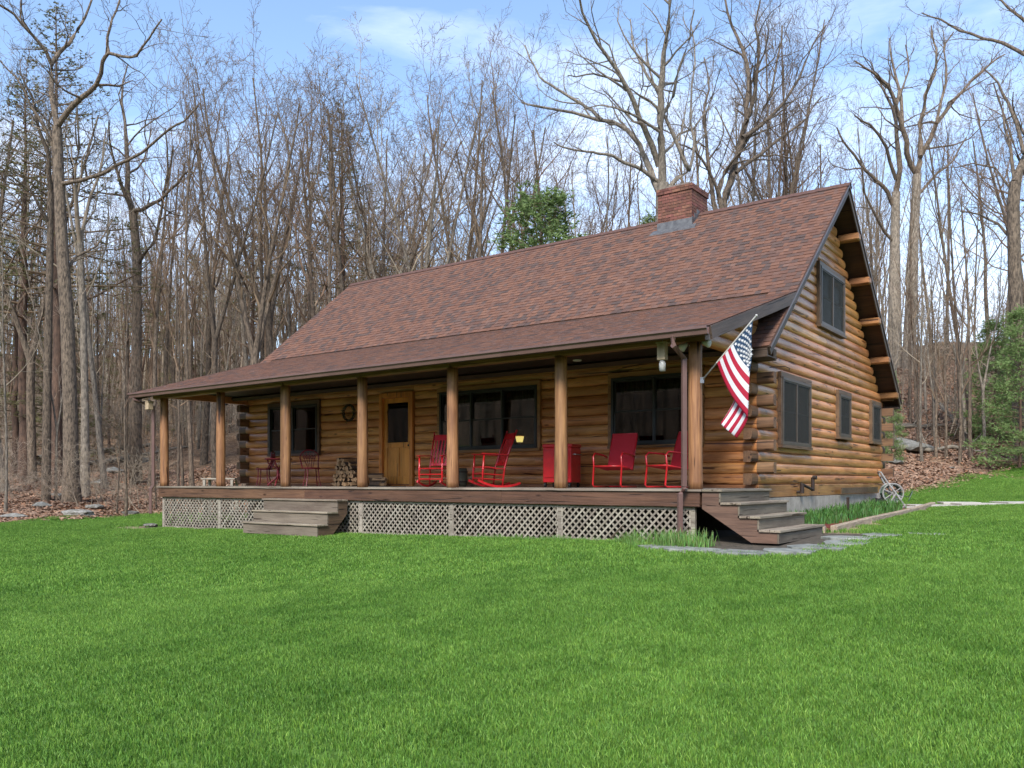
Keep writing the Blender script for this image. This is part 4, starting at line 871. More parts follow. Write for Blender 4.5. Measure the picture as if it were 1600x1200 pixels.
# ================================================================== THINGS ON THE PORCH
def rocker(name, label, loc, rz, lean=0.0):
    t = thing(name, label, 'rocking chair', loc, rz, 'red rocking chairs on the porch'); w2 = .27
    rotm = Matrix.Rotation(lean, 3, 'X')
    def T(p): return rotm @ Vector(p)
    for s in (-1, 1):
        m = MB(); pts = [T((s * w2, -.42 + .93 * k / 10 + .05, .02 + .10 * ((k - 5) / 5) ** 2)) for k in range(11)]
        for a, b in zip(pts[:-1], pts[1:]):
            d = b - a; m.box((a + b) / 2, (.035, d.length + .004, .045), Matrix.Rotation(math.atan2(d.z, d.y), 3, 'X'))
        build(m, 'rocker', 'red_paint', t)
        m = MB(); m.tube([T((s * w2, -.27, .06)), T((s * w2, -.28, .30)), T((s * w2, -.27, .66))], [.018, .023, .017], 8); m.tube([T((s * w2, -.275, .34)), T((s * w2, -.275, .37))], [.028, .028], 8); build(m, 'leg', 'red_paint', t, smooth=True)
        m = MB(); m.tube([T((s * w2 * .92, .18, .05)), T((s * w2 * .92, .20, .42)), T((s * w2 * .92, .30, .8)), T((s * w2 * .92, .42, 1.16))], [.02, .022, .02, .016], 8); m.tube([T((s * w2 * .92, .42, 1.16)), T((s * w2 * .92, .425, 1.19)), T((s * w2 * .92, .43, 1.215))], [.012, .026, .008], 8); build(m, 'back_post', 'red_paint', t, smooth=True)
        m = MB(); m.box(T((s * w2 * 1.0, -.04, .675)), (.075, .58, .022), rotm @ Matrix.Rotation(.03, 3, 'X')); build(m, 'arm', 'red_paint', t, bevel=.006)
        for z in (.16, .26): m = MB(); m.tube([T((s * w2, -.275, z)), T((s * w2 * .92, .19, z))], .011, 6); build(m, 'stretcher', 'red_paint', t)
    for z in (.17, .27): m = MB(); m.tube([T((-w2, -.275, z)), T((w2, -.275, z))], .012, 6); build(m, 'stretcher', 'red_paint', t)
    m = MB(); m.tube([T((-w2 * .92, .19, .22)), T((w2 * .92, .19, .22))], .011, 6); build(m, 'stretcher', 'red_paint', t)
    for k in range(9):
        m = MB(); x = -w2 * .9 + 1.8 * w2 * k / 8; pp = [T((x, -.30, .395)), T((x, -.15, .405)), T((x, .03, .385)), T((x, .20, .39))]
        for a, b in zip(pp[:-1], pp[1:]): d = b - a; m.box((a + b) / 2, (.05, d.length, .018), Matrix.Rotation(math.atan2(d.z, d.y), 3, 'X'))
        build(m, 'seat_slat', 'red_paint', t)
    ang = -math.atan2(.12, .36)
    def bk(z): return .20 + (z - .42) * .31
    for k in range(6):
        x = -w2 * .72 + 1.44 * w2 * k / 5; m = MB(); m.box(T((x, bk(.76) + .005, .76)), (.042, .012, .56), rotm @ Matrix.Rotation(ang, 3, 'X')); build(m, 'back_slat', 'red_paint', t)
    for z, h in ((.49, .06), (1.09, .13)): m = MB(); m.box(T((0, bk(z), z)), (w2 * 1.8, .022, h), rotm @ Matrix.Rotation(ang, 3, 'X')); build(m, 'back_rail', 'red_paint', t, bevel=.005)
    return t
pr = onY(672, 757, 1.15); rocker('rocking_chair', 'red rocking chair beside the wooden front door', (pr.x, 1.35, .003), rad(16))
pr = onY(757, 757, 1.2); rocker('rocking_chair', 'red rocking chair in front of the wide window, turned towards the door', (pr.x + .02, 1.35, .003), rad(-30), -.06)
def patio_chair(label, loc, rz):
    t = thing('patio_chair', label, 'chair', loc, rz, 'red metal patio chairs'); w2 = .29
    for s in (-1, 1):
        m = MB(); pts = [(s * w2, .30, .02), (s * w2, -.30, .02), (s * w2, -.34, .06), (s * w2, -.30, .40), (s * w2, -.33, .58), (s * w2, -.26, .64), (s * w2, .05, .62), (s * w2, .22, .58)]
        m.tube(pts, .018, 6); build(m, 'side_frame', 'red_paint', t, smooth=True)
    m = MB(); m.tube([(-w2, .29, .02), (w2, .29, .02)], .016, 6); build(m, 'base_bar', 'red_paint', t)
    m = MB(); m.tube([(-w2, -.30, .40), (w2, -.30, .40)], .018, 6); m.tube([(-w2, -.30, .40), (-w2 * .9, .2, .33), (-w2 * .9, .30, .7), (-w2 * .9, .42, 1.03)], .016, 6); m.tube([(w2, -.30, .40), (w2 * .9, .2, .33), (w2 * .9, .30, .7), (w2 * .9, .42, 1.03)], .016, 6); m.tube([(-w2 * .9, .42, 1.03), (w2 * .9, .42, 1.03)], .016, 6); build(m, 'seat_frame', 'red_paint', t, smooth=True)
    m = MB(); pr_ = [(-.30, .41), (-.1, .37), (.12, .335), (.2, .345)]; m2 = MB(); pb = [(.2, .345), (.24, .5), (.30, .7), (.37, .9), (.415, 1.04)]
    for mm, P_ in ((m, pr_), (m2, pb)):
        for (a, b), (c, d) in zip(P_[:-1], P_[1:]):
            o = len(mm.v); dy, dz = c - a, d - b; n_ = math.hypot(dy, dz); nx, nz = -dz / n_ * .006, dy / n_ * .006
            for X_ in (-w2 * .9, w2 * .9): mm.v += [(X_, a + nx, b + nz), (X_, c + nx, d + nz), (X_, c - nx, d - nz), (X_, a - nx, b - nz)]
            mm.f += [(o, o + 1, o + 5, o + 4), (o + 3, o + 7, o + 6, o + 2), (o, o + 3, o + 2, o + 1), (o + 4, o + 5, o + 6, o + 7), (o, o + 4, o + 7, o + 3), (o + 1, o + 2, o + 6, o + 5)]; mm.m += [0] * 6
    build(m, 'seat', 'red_fabric', t); build(m2, 'backrest', 'red_fabric', t)
    return t
p = onY(957, 757, 1.45); patio_chair('red sling patio chair beside the red rolling cooler', (p.x, 1.55, .003), rad(2))
p = onY(1040, 757, 1.35); patio_chair('red sling patio chair half behind the downspout and corner post', (p.x + .02, 1.5, .003), rad(-26))
# rolling cooler
p = onY(880, 757, 1.95); t = thing('rolling_cooler', 'red rolling cooler cabinet behind the second post from the right', 'cooler', (p.x, 1.9, 0), rad(8))
m = MB(); m.lohi((-.31, -.24, .10), (.31, .24, .80)); build(m, 'body', 'red_paint', t, bevel=.012); m = MB(); m.lohi((-.32, -.25, .802), (.32, .25, .87)); build(m, 'lid', 'red_paint', t, bevel=.012)
m = MB(); m.lohi((-.27, -.262, .20), (-.01, -.242, .74)); m.lohi((.01, -.262, .20), (.27, -.242, .74)); build(m, 'door_panel', 'red_paint', t, bevel=.004)
m = MB(); m.tube([(.31, -.15, .66), (.36, -.15, .66), (.36, .15, .66), (.31, .15, .66)], .012, 6); build(m, 'handle', 'steel', t)
for sx_ in (-.27, .27):
    for sy_ in (-.2, .2): m = MB(); m.tube([(sx_ - .015, sy_, .045), (sx_ + .015, sy_, .045)], .042, 12); m.lohi((sx_ - .02, sy_ - .02, .06), (sx_ + .02, sy_ + .02, .10)); build(m, 'caster', 'black', t)
# bistro set
def bistro_chair(label, loc, rz):
    t = thing('bistro_chair', label, 'chair', loc, rz, 'red wrought iron bistro chairs'); n = 20
    m = MB(); m.tube([(.20 * math.cos(2 * math.pi * k / n), .20 * math.sin(2 * math.pi * k / n), .45) for k in range(n + 1)], .018, 5); m.tube([(0, 0, .442), (0, 0, .452)], .19, 18); build(m, 'seat', 'dark_red_iron', t)
    for a in (40, 140, 220, 320): m = MB(); c, s_ = math.cos(rad(a)), math.sin(rad(a)); m.tube([(.17 * c, .17 * s_, .45), (.19 * c, .19 * s_, .2), (.24 * c, .24 * s_, .0)], .015, 5); build(m, 'leg', 'dark_red_iron', t)
    m = MB(); m.tube([(-.20, .14, .45)] + [(.24 * math.cos(rad(200 - 220 * k / 12)), .2 + .04, .72 + .20 * math.sin(rad(200 - 220 * k / 12))) for k in range(13)] + [(.20, .14, .45)], .018, 5)
    for k in range(5):
        x = -.13 + .065 * k; m.tube([(x * .5, .16, .47), (x, .24, .68), (x * 1.1, .245, .86)], .010, 4)
        m.tube([(x + .03 * math.cos(2 * math.pi * q / 8), .245, .74 + .04 * math.sin(2 * math.pi * q / 8)) for q in range(9)], .009, 4)
    build(m, 'backrest', 'dark_red_iron', t); return t
p = onY(405, 757, 1.6); bistro_chair('red iron bistro chair at the far left end of the porch', (p.x, 1.75, .002), rad(-50))
p = onY(480, 757, 1.5); bistro_chair('red iron bistro chair on the right of the bistro table', (p.x, 1.65, .002), rad(65))
p = onY(435, 757, 1.6); t = thing('bistro_table', 'red iron bistro table with curling legs between two chairs', 'table', (p.x, 1.6, .002))
m = MB(); m.tube([(0, 0, .70), (0, 0, .712)], .34, 24); m.tube([(.34 * math.cos(2 * math.pi * k / 24), .34 * math.sin(2 * math.pi * k / 24), .70) for k in range(25)], .018, 5); build(m, 'tabletop', 'dark_red_iron', t)
for k in range(4):
    a = rad(90 * k + 35); m = MB(); m.tube([(r_ * math.cos(a), r_ * math.sin(a), z_) for r_, z_ in ((.28, .69), (.27, .60), (.16, .52), (.03, .46), (.025, .30), (.06, .20), (.18, .12), (.25, .05), (.27, 0))], .022, 6); build(m, 'leg', 'dark_red_iron', t, smooth=True)
# firewood
def firewood(Lg, r_, seed):
    q = random.Random(seed); m = MB(); kind_ = q.choice([3, 4, 5, 8]); i0 = 0
    for X_ in (-Lg / 2, Lg / 2):
        for k in range(kind_): a = 2 * math.pi * k / kind_ + .3; rr_ = r_ * (1 if kind_ == 8 else [1, .85, 1.1, .95, 1][k % 5]); m.v.append((X_, rr_ * math.cos(a), rr_ * math.sin(a)))
    for k in range(kind_): m.f.append((k, (k + 1) % kind_, kind_ + (k + 1) % kind_, kind_ + k)); m.m.append(0 if (kind_ == 8 or k % 2 == 0) else 1)
    m.f += [tuple(range(kind_))[::-1], tuple(range(kind_, 2 * kind_))]; m.m += [1, 1]; return m.mesh('firewood', ['firewood_bark', 'firewood_face'])
fw = [firewood(.40, .062, k) for k in range(7)]; pc = onY(542, 757, 2.1); nrow = [7, 7, 6, 6, 5, 4, 3]; q = random.Random(2)
ORD = ['leftmost', 'second', 'third', 'fourth', 'fifth', 'sixth', 'seventh']; ROW = ['bottom', 'second', 'third', 'fourth', 'fifth', 'sixth', 'topmost']
for k, n_ in enumerate(nrow):
    for i in range(n_):
        x = pc.x - .40 + .125 * i + (k % 2) * .05 + k * .04; z = .062 + k * .098
        lb = '%s split log in the %s row of the firewood pile by the wreath wall' % (ORD[i], ROW[k])
        o = link('firewood_log', fw[q.randrange(7)], None, (x, 2.15 + q.uniform(-.04, .04), z)); o.rotation_euler = (q.uniform(0, 6), q.uniform(-.05, .05), rad(90) + q.uniform(-.18, .18)); tag(o, lb, 'firewood', 'firewood stacked on the porch')
pc = onY(583, 757, 2.1)
for k in range(5):
    o = link('firewood_log', fw[k], None, (pc.x + (.12 if k % 2 else 0), 2.2, .06 + .10 * (k // 2))); o.rotation_euler = (k, 0, rad(5 * k - 8)); tag(o, ['lower left', 'lower right', 'middle left', 'middle right', 'topmost'][k] + ' split log of the small pile beside the front door frame', 'firewood', 'small firewood pile by the door')
# barrel planter between the rockers
p = onY(717, 757, 2.1); t = thing('barrel', 'small greenish banded barrel between the rocking chairs', 'barrel', (p.x, 2.15, .001)); m = MB(); m.tube([(0, 0, 0), (0, 0, .14), (0, 0, .28), (0, 0, .42)], [.14, .165, .165, .145], 16); build(m, 'body', 'clay_pot', t, smooth=True)
for z in (.10, .32): m = MB(); m.tube([(0, 0, z), (0, 0, z + .03)], .168, 16); build(m, 'hoop', 'rusty_iron', t)
# wreath
p = onY(545, 645, YF - .1); t = thing('wreath', 'dark twig wreath hanging on the log wall left of the door', 'wreath', (p.x, YF - .10, p.z)); m = MB(); q = random.Random(5)
for s_ in range(7):
    ph = q.uniform(0, 6); m.tube([((.20 + .025 * math.sin(5 * a_ + ph) + q.uniform(-.008, .008)) * math.cos(a_), .02 * math.sin(4 * a_ + ph), (.20 + .025 * math.sin(5 * a_ + ph)) * math.sin(a_)) for a_ in [2 * math.pi * k / 26 for k in range(27)]], .009, 4)
build(m, 'ring', 'rusty_iron', t); m = MB()
for k in range(60): a_ = q.uniform(0, 6.28); r_ = .20 + q.gauss(0, .03); c = Vector((r_ * math.cos(a_), -.02 + q.uniform(-.03, .02), r_ * math.sin(a_))); d_ = Vector((q.uniform(-1, 1), q.uniform(-1, 0), q.uniform(-1, 1))).normalized() * .04; e_ = d_.cross(Vector((0, 1, 0))) * .4; m.quad([c - d_, c + e_, c + d_, c - e_])
build(m, 'dried_leaves', 'needles', t, kind='stuff')
# hanging feeders
p = onY(1035, 537, -.28); t = thing('bird_feeder', 'pale wooden bird feeder with glass jar hanging near the right downspout', 'bird feeder', (p.x, -.28, p.z)); hgt = .26
m = MB(); m.lohi((-.07, -.055, -hgt), (.07, .055, 0)); build(m, 'box', 'pale_wood', t, bevel=.006); m = MB(); m.lohi((-.085, -.07, .001), (.085, .07, .02)); build(m, 'lid', 'pale_wood', t); m = MB(); m.tube([(0, 0, .02), (0, 0, .25)], .004, 4); build(m, 'wire', 'steel', t); m = MB(); m.tube([(0, 0, -hgt), (0, 0, -hgt - .06), (0, 0, -hgt - .17), (0, 0, -hgt - .18)], [.04, .055, .05, .02], 12); build(m, 'jar', 'glass_jar', t, smooth=True)
p = onY(233, 628, -.45); t = thing('bird_feeder', 'small wooden feeder hanging under the left end of the gutter', 'bird feeder', (p.x, -.45, p.z)); m = MB(); m.lohi((-.08, -.07, -.20), (.08, .07, 0)); build(m, 'box', 'pale_wood', t, bevel=.006); m = MB(); m.tube([(0, 0, 0), (0, 0, .12)], .006, 4); build(m, 'wire', 'steel', t); m = MB(); m.box((0, 0, .02), (.2, .18, .02), Matrix.Rotation(.2, 3, 'Y')); build(m, 'lid', 'pale_wood', t)
# lamps in the rooms
p = onY(812, 672, 3.5); t = thing('table_lamp', 'lit amber table lamp seen through the wide middle window', 'lamp', (p.x, 3.5, p.z - .30)); m = MB(); m.tube([(0, 0, .16), (0, 0, .32)], [.15, .06], 12); build(m, 'lamp_shade', 'lampshade', t); m = MB(); m.tube([(0, 0, .02), (0, 0, .15)], [.07, .10], 12); build(m, 'lit_glass', 'lit_shade', t); m = MB(); m.tube([(0, 0, -.95), (0, 0, .02)], .03, 8); m.tube([(0, 0, -p.z + .3), (0, 0, -p.z + .34)], .14, 12); build(m, 'stem', 'black', t)
p = onY(1070, 620, 3.6); t = thing('sconce', 'small lit bulb glowing behind the right porch window', 'lamp', (p.x, 3.6, p.z)); m = MB(); m.tube([(0, 0, -.03), (0, 0, 0), (0, 0, .04)], [.015, .03, .01], 8); build(m, 'bulb', 'lit_bulb', t, smooth=True); m = MB(); m.tube([(0, 0, .04), (0, 0, 2.45 - p.z)], .008, 5); m.tube([(0, 0, .05), (0, 0, .1)], [.12, .05], 10, cap=False); build(m, 'fitting', 'rusty_iron', t)
p = onY(433, 700, 2.95); t = thing('vase', 'white flowers in a vase behind the left porch window', 'vase', (p.x, 2.92, .93)); m = MB(); m.tube([(0, 0, 0), (0, 0, .1), (0, 0, .16)], [.05, .07, .04], 10); build(m, 'pot', 'white_paint', t); m = MB()
for k in range(14): m.tube([(q.uniform(-.12, .12), q.uniform(-.05, .05), q.uniform(.16, .34)), (q.uniform(-.12, .12), q.uniform(-.05, .05), q.uniform(.2, .38))], [.03, .02], 5)
build(m, 'flowers', 'white_paint', t, kind='stuff')
for x0_, nm in ((-13.75, 0), (-7.4, 1), (-2.82, 2)):
    pass

# ---- the flag
F0 = onY(1097, 594, -.10); F1 = onY(1181, 494, -.30)
t = thing('flag', 'striped red, white and blue flag with stars hanging from the corner post', 'flag', tuple(F0))
def rel(p): return Vector(p) - F0
m = MB(); m.tube([rel(F0), rel(F0) + (F1 - F0) * .28], .012, 8); build(m, 'pole_lower', 'steel', t); m = MB(); m.tube([rel(F0) + (F1 - F0) * .22, rel(F1)], .011, 8); build(m, 'pole', 'white_paint', t); m = MB(); m.tube([rel(F1), rel(F1) + (F1 - F0) * .012, rel(F1) + (F1 - F0) * .024], [.012, .02, .006], 8); build(m, 'finial', 'white_paint', t, smooth=True); m = MB(); m.box(rel(F0), (.05, .03, .09)); build(m, 'bracket', 'steel', t)
H0, H1 = onY(1120, 567, -.155), onY(1176, 499, -.29)
def lerp(a, b, s): return a + (b - a) * s
def flagpt(h, s):
    """h: 0 bottom stripe .. 1 top stripe along the hoist, s: 0 hoist .. 1 fly end; folded at s = .6"""
    P_ = lerp(H0, H1, h); y = -.2
    sf = .62 - .26 * min(1, h / .46) - .09 * max(0, (h - .46) / .54)
    if h < .46: Fo = lerp(onY(1169.5, 652, y), onY(1172, 578, y), h / .46)
    else: Fo = lerp(onY(1172, 578, y), onY(1176, 552, y), (h - .46) / .54)
    if h < .5: En = lerp(onY(1146, 684, y), onY(1121, 661, y), h / .5)
    else: En = lerp(onY(1121, 661, y), onY(1152, 608, y), (h - .5) / .5)
    if s < sf:
        k = s / sf; p = lerp(P_, Fo, k); sag = 4 * k * (1 - k) * (.05 * (1 - h)); p = p + Vector((-sag * .5, 0, -sag)); p.y += -.05 * math.sin(k * math.pi) * (.5 + .5 * math.sin(h * 6 + k * 3)) + .025 * math.sin(7 * h + 4 * k) * k
    else:
        k = (s - sf) / (1 - sf); p = lerp(Fo, En, k); p.y += .10 * math.sin(k * math.pi * .6) + .03 * math.sin(h * 8 - k * 4) * k + .02 * k; p = p + Vector((0, 0, -.02 * math.sin(k * math.pi)))
    return p
cl_ = MB(); NH, NS = 39, 60
for i in range(NH + 1):
    for j_ in range(NS + 1): cl_.v.append(tuple(rel(flagpt(i / NH, j_ / NS))))
for i in range(NH):
    for j_ in range(NS):
        a = i * (NS + 1) + j_; cl_.f.append((a, a + 1, a + NS + 2, a + NS + 1)); st_ = i // 3; cl_.m.append(2 if (st_ >= 6 and j_ < NS * .4) else (0 if st_ % 2 == 0 else 1))
cloth = build(cl_, 'cloth', ['flag_red', 'flag_white', 'flag_blue'], t, smooth=True); sd_ = cloth.modifiers.new('thick', 'SOLIDIFY'); sd_.thickness = .002
stm = MB()
for row in range(9):
    for c_ in range(6 if row % 2 == 0 else 5):
        hh = 6 / 13 + (7 / 13) * (row + 1) / 10; ss = .4 * (2 * c_ + (1 if row % 2 == 0 else 2)) / 12
        if ss > .36 - .09 * max(0, (hh - .46) / .54) - .015: continue
        o0 = rel(flagpt(hh, ss)); du = rel(flagpt(hh, ss + .01)) - o0; dv = rel(flagpt(hh + .01, ss)) - o0
        n_ = du.cross(dv); n_.normalize(); n_ = n_ if n_.y < 0 else -n_; dv = dv.normalized(); du = dv.cross(n_).normalized(); pts = []
        for k in range(10): a_ = math.pi * k / 5 + math.pi / 2; r_ = (.030 if k % 2 == 0 else .012); pts.append(o0 + n_ * .005 + dv * (r_ * math.sin(a_)) + du * (r_ * math.cos(a_)))
        i = len(stm.v); stm.v += [tuple(o0 + n_ * .005)] + [tuple(p_) for p_ in pts]
        for k in range(10): stm.f.append((i, i + 1 + k, i + 1 + (k + 1) % 10)); stm.m.append(0)
build(stm, 'stars', 'star_white', t, kind='stuff')

# ---- hose reel
p = onX(1392, 772, .75); t = thing('hose_reel', 'grey hose reel cart with coiled hose beside the flower bed', 'hose reel', (.66, 10.35, hz(.66, 10.35) + .05), rad(115))
for s in (-1, 1):
    m = MB(); m.tube([(s * .22, -.30, .0), (s * .22, -.08, .34), (s * .20, .12, .62), (s * .17, .26, .86)], .022, 6); m.tube([(s * .22, -.08, .34), (s * .22, .05, .12), (s * .22, .30, .06)], .022, 6); build(m, 'side_frame', 'grey_plastic', t)
    m = MB(); m.tube([(s * .27, .30, .11), (s * .31, .30, .11)], .11, 16); build(m, 'wheel', 'black', t)
m = MB(); m.tube([(-.17, .26, .86), (0, .275, .88), (.17, .26, .86)], .024, 6); m.tube([(-.19, .20, .76), (.19, .20, .76)], .018, 6); build(m, 'handle', 'grey_plastic', t)
m = MB()
for k in range(8): x = -.16 + .045 * k; m.tube([(x + .02 * math.sin(a_), -.02 + (.21 + .01 * (k % 2)) * math.cos(a_), .34 + .21 * math.sin(a_)) for a_ in [2 * math.pi * j_ / 18 for j_ in range(19)]], .014, 5, cap=False)
m.tube([(-.1, -.22, .3), (-.3, -.35, .25), (-.45, -.4, .40), (-.62, -.35, .36), (-.7, -.25, .15)], .012, 5); build(m, 'hose', 'hose', t, smooth=True)
for s in (-1, 1): m = MB(); m.tube([(s * .19, -.02 + .24 * math.cos(a_), .34 + .24 * math.sin(a_)) for a_ in [2 * math.pi * j_ / 20 for j_ in range(21)]], .017, 5, cap=False); [m.tube([(s * .19, -.02, .34), (s * .19, -.02 + .24 * math.cos(a_), .34 + .24 * math.sin(a_))], .014, 4) for a_ in (0.4, 1.45, 2.5, 3.55, 4.6, 5.65)]; build(m, 'drum_rim', 'grey_plastic', t)
m = MB(); m.tube([(.22, -.02, .34), (.28, -.02, .34), (.28, .08, .42), (.34, .08, .42)], .013, 6); build(m, 'crank', 'black', t)
# ---- white garden table beyond the left end of the porch
p = at(345, 747, 27.5); zg = hz(p.x, p.y); t = thing('garden_table', 'pale garden table standing behind the left end of the porch', 'table', (p.x, p.y, zg), -YAW)
m = MB(); m.lohi((-.55, -.3, p.z - zg - .04), (.55, .3, p.z - zg)); build(m, 'tabletop', 'concrete', t)
for sx_ in (-.45, .45):
    for sy_ in (-.24, .24): m = MB(); m.lohi((sx_ - .04, sy_ - .04, -.05), (sx_ + .04, sy_ + .04, p.z - zg - .051)); build(m, 'leg', 'concrete', t)
# ================================================================== THE WOODS
GA = 2.399963
class TB:
    """fast tube buffer in plain python"""
    def __init__(s): s.v = []; s.f = []
    def tube(s, pts, rs, n):
        v = s.v; f = s.f; base = len(v); K = len(pts); pd = None
        for k in range(K):
            p = pts[k]
            if k < K - 1: q = pts[k + 1]; dx, dy, dz = q[0] - p[0], q[1] - p[1], q[2] - p[2]
            else: q = pts[k - 1]; dx, dy, dz = p[0] - q[0], p[1] - q[1], p[2] - q[2]
            l = math.sqrt(dx * dx + dy * dy + dz * dz) or 1; dx /= l; dy /= l; dz /= l
            if abs(dz) < .9: ax, ay, az = dy, -dx, 0
            else: ax, ay, az = 0, dz, -dy
            l = math.sqrt(ax * ax + ay * ay + az * az) or 1; ax /= l; ay /= l; az /= l
            bx, by, bz = dy * az - dz * ay, dz * ax - dx * az, dx * ay - dy * ax; r = rs[k]
            for j in range(n):
                t = CS[n][j]; v.append((p[0] + (ax * t[0] + bx * t[1]) * r, p[1] + (ay * t[0] + by * t[1]) * r, p[2] + (az * t[0] + bz * t[1]) * r))
        for k in range(K - 1):
            a = base + k * n
            for j in range(n): j2 = (j + 1) % n; f.append((a + j, a + j2, a + n + j2, a + n + j))
    def mesh(s, name, m, smooth=True):
        me = bpy.data.meshes.new(name); me.from_pydata(s.v, [], s.f); me.materials.append(MATS[m]); 
        if smooth: me.polygons.foreach_set('use_smooth', [True] * len(s.f))
        return me
CS = {n: [(math.cos(2 * math.pi * j / n), math.sin(2 * math.pi * j / n)) for j in range(n)] for n in (3, 4, 5, 6, 8, 10, 12)}
def norm3(x, y, z): l = math.sqrt(x * x + y * y + z * z) or 1; return x / l, y / l, z / l
def child_dir(d, ang, az):
    dx, dy, dz = d
    if abs(dz) < .9: ax, ay, az_ = norm3(dy, -dx, 0)
    else: ax, ay, az_ = norm3(0, dz, -dy)
    bx, by, bz = dy * az_ - dz * ay, dz * ax - dx * az_, dx * ay - dy * ax
    s, c = math.sin(ang), math.cos(ang); ca, sa = math.cos(az), math.sin(az)
    return norm3(dx * c + (ax * ca + bx * sa) * s, dy * c + (ay * ca + by * sa) * s, dz * c + (az_ * ca + bz * sa) * s)
STY = {
    # n children per level, start fraction, angle, length ratio, wiggle, upward pull
    'maple': dict(nc=[8, 6, 5, 3], st=[.38, .22, .15, .15], an=[40, 40, 42, 44], lr=[.50, .48, .46, .5], wg=[.05, .17, .25, .32, .3], up=[.02, .10, .07, .04, .02], sg=[12, 8, 6, 4, 2]),
    'ash': dict(nc=[10, 5, 5, 3], st=[.5, .2, .15, .1], an=[36, 34, 38, 42], lr=[.38, .46, .48, .5], wg=[.035, .14, .22, .30, .3], up=[.02, .13, .10, .05, .02], sg=[12, 7, 5, 4, 2]),
    'oak': dict(nc=[9, 7, 5, 3], st=[.34, .18, .12, .1], an=[52, 46, 45, 45], lr=[.52, .46, .42, .5], wg=[.06, .22, .30, .35, .35], up=[.0, .10, .06, .05, .03], sg=[12, 9, 6, 4, 2]),
    'slim': dict(nc=[7, 4, 3], st=[.3, .2, .1], an=[38, 38, 40], lr=[.30, .45, .5], wg=[.05, .12, .2, .25], up=[.01, .14, .1, .05], sg=[9, 5, 4, 2]),
    'brush': dict(nc=[7, 6, 4], st=[.12, .12, .1], an=[40, 45, 45], lr=[.6, .5, .5], wg=[.16, .22, .28, .3], up=[.0, -.02, -.02, .0], sg=[8, 6, 4, 2]),
}
RMIN = .0058
def grow(buf, trunkbuf, p, d, Lg, r, lvl, S, q, maxl, leafpts=None):
    n = S['sg'][lvl]; st = Lg / n; pts = [p]; rs = [r]; dirs = [d]; wg = S['wg'][lvl]; up = S['up'][lvl]; end = .28 if lvl == 0 else .22
    for i in range(n):
        d = norm3(d[0] + q.gauss(0, wg) * (.6 if lvl == 0 else 1), d[1] + q.gauss(0, wg) * (.6 if lvl == 0 else 1), d[2] + q.gauss(0, wg) * .6 + up); p = (p[0] + d[0] * st, p[1] + d[1] * st, p[2] + d[2] * st)
        pts.append(p); rs.append(max(RMIN, r * (1 - (1 - end) * ((i + 1) / n) ** .9))); dirs.append(d)
    if lvl == 0: rs[0] *= 1.35
    (trunkbuf if lvl == 0 else buf).tube(pts, rs, (10, 6, 4, 3, 3)[lvl])
    spawn(buf, pts, rs, dirs, Lg, lvl, S, q, maxl, leafpts)
def spawn(buf, pts, rs, dirs, Lg, lvl, S, q, maxl, leafpts=None, nc=None, st0=None):
    if lvl >= maxl: 
        if leafpts is not None: leafpts.append(pts[-1])
        return
    n = len(pts) - 1; nc = nc or S['nc'][lvl]; st0 = S['st'][lvl] if st0 is None else st0; az = q.uniform(0, 6.28)
    for k in range(nc):
        f = st0 + (1 - st0) * (k + q.uniform(.1, .9)) / nc; x = f * n; i = min(int(x), n - 1); t = x - i
        p = tuple(pts[i][j] * (1 - t) + pts[i + 1][j] * t for j in range(3)); rr = rs[i] * (1 - t) + rs[i + 1] * t; az += GA + q.uniform(-.5, .5)
        ang = rad(S['an'][lvl]) * q.uniform(.5, 1.5) * (1.15 - .35 * f); dd = child_dir(dirs[i + 1], ang, az)
        LL = Lg * S['lr'][lvl] * (1.18 - .55 * f) * q.uniform(.65, 1.25)
        grow(buf, None, p, dd, LL, max(RMIN, rr * q.uniform(.42, .66)), lvl + 1, S, q, maxl, leafpts)
def make_tree(style, H, r, seed, maxl=4, fork=0, lean=0):
    q = random.Random(seed); S = STY[style]; tb, cb = TB(), TB(); maxl = min(maxl, len(S['nc']))
    d = norm3(q.gauss(0, .03) + lean, q.gauss(0, .03), 1)
    if not fork: grow(cb, tb, (0, 0, -.3), d, H * .86, r, 0, S, q, maxl)
    else:
        h0 = H * q.uniform(.22, .38); n = 6; pts = [(d[0] * h0 * k / n + q.gauss(0, .02), d[1] * h0 * k / n + q.gauss(0, .02), -.3 + (h0 + .3) * k / n) for k in range(n + 1)]
        tb.tube(pts, [r * (1.35 if k == 0 else 1 - .15 * k / n) for k in range(n + 1)], 10); az = q.uniform(0, 6.28)
        for k in range(fork):
            dd = child_dir(norm3(d[0], d[1], 1), rad(q.uniform(9, 20)), az + 6.28 * k / fork); S2 = dict(S); S2['st'] = [.12] + S['st'][1:]
            grow(cb, tb, pts[-1], dd, (H - h0) * q.uniform(.82, .95), r * .62, 0, S2, q, maxl)
    return tb, cb
PROTO = []
def proto(style, H, r, seed, bark='bark_brown', tw='twig', **kw):
    tb, cb = make_tree(style, H, r, seed, **kw); return (tb.mesh('trunk', bark), cb.mesh('crown', tw), H, r, style)
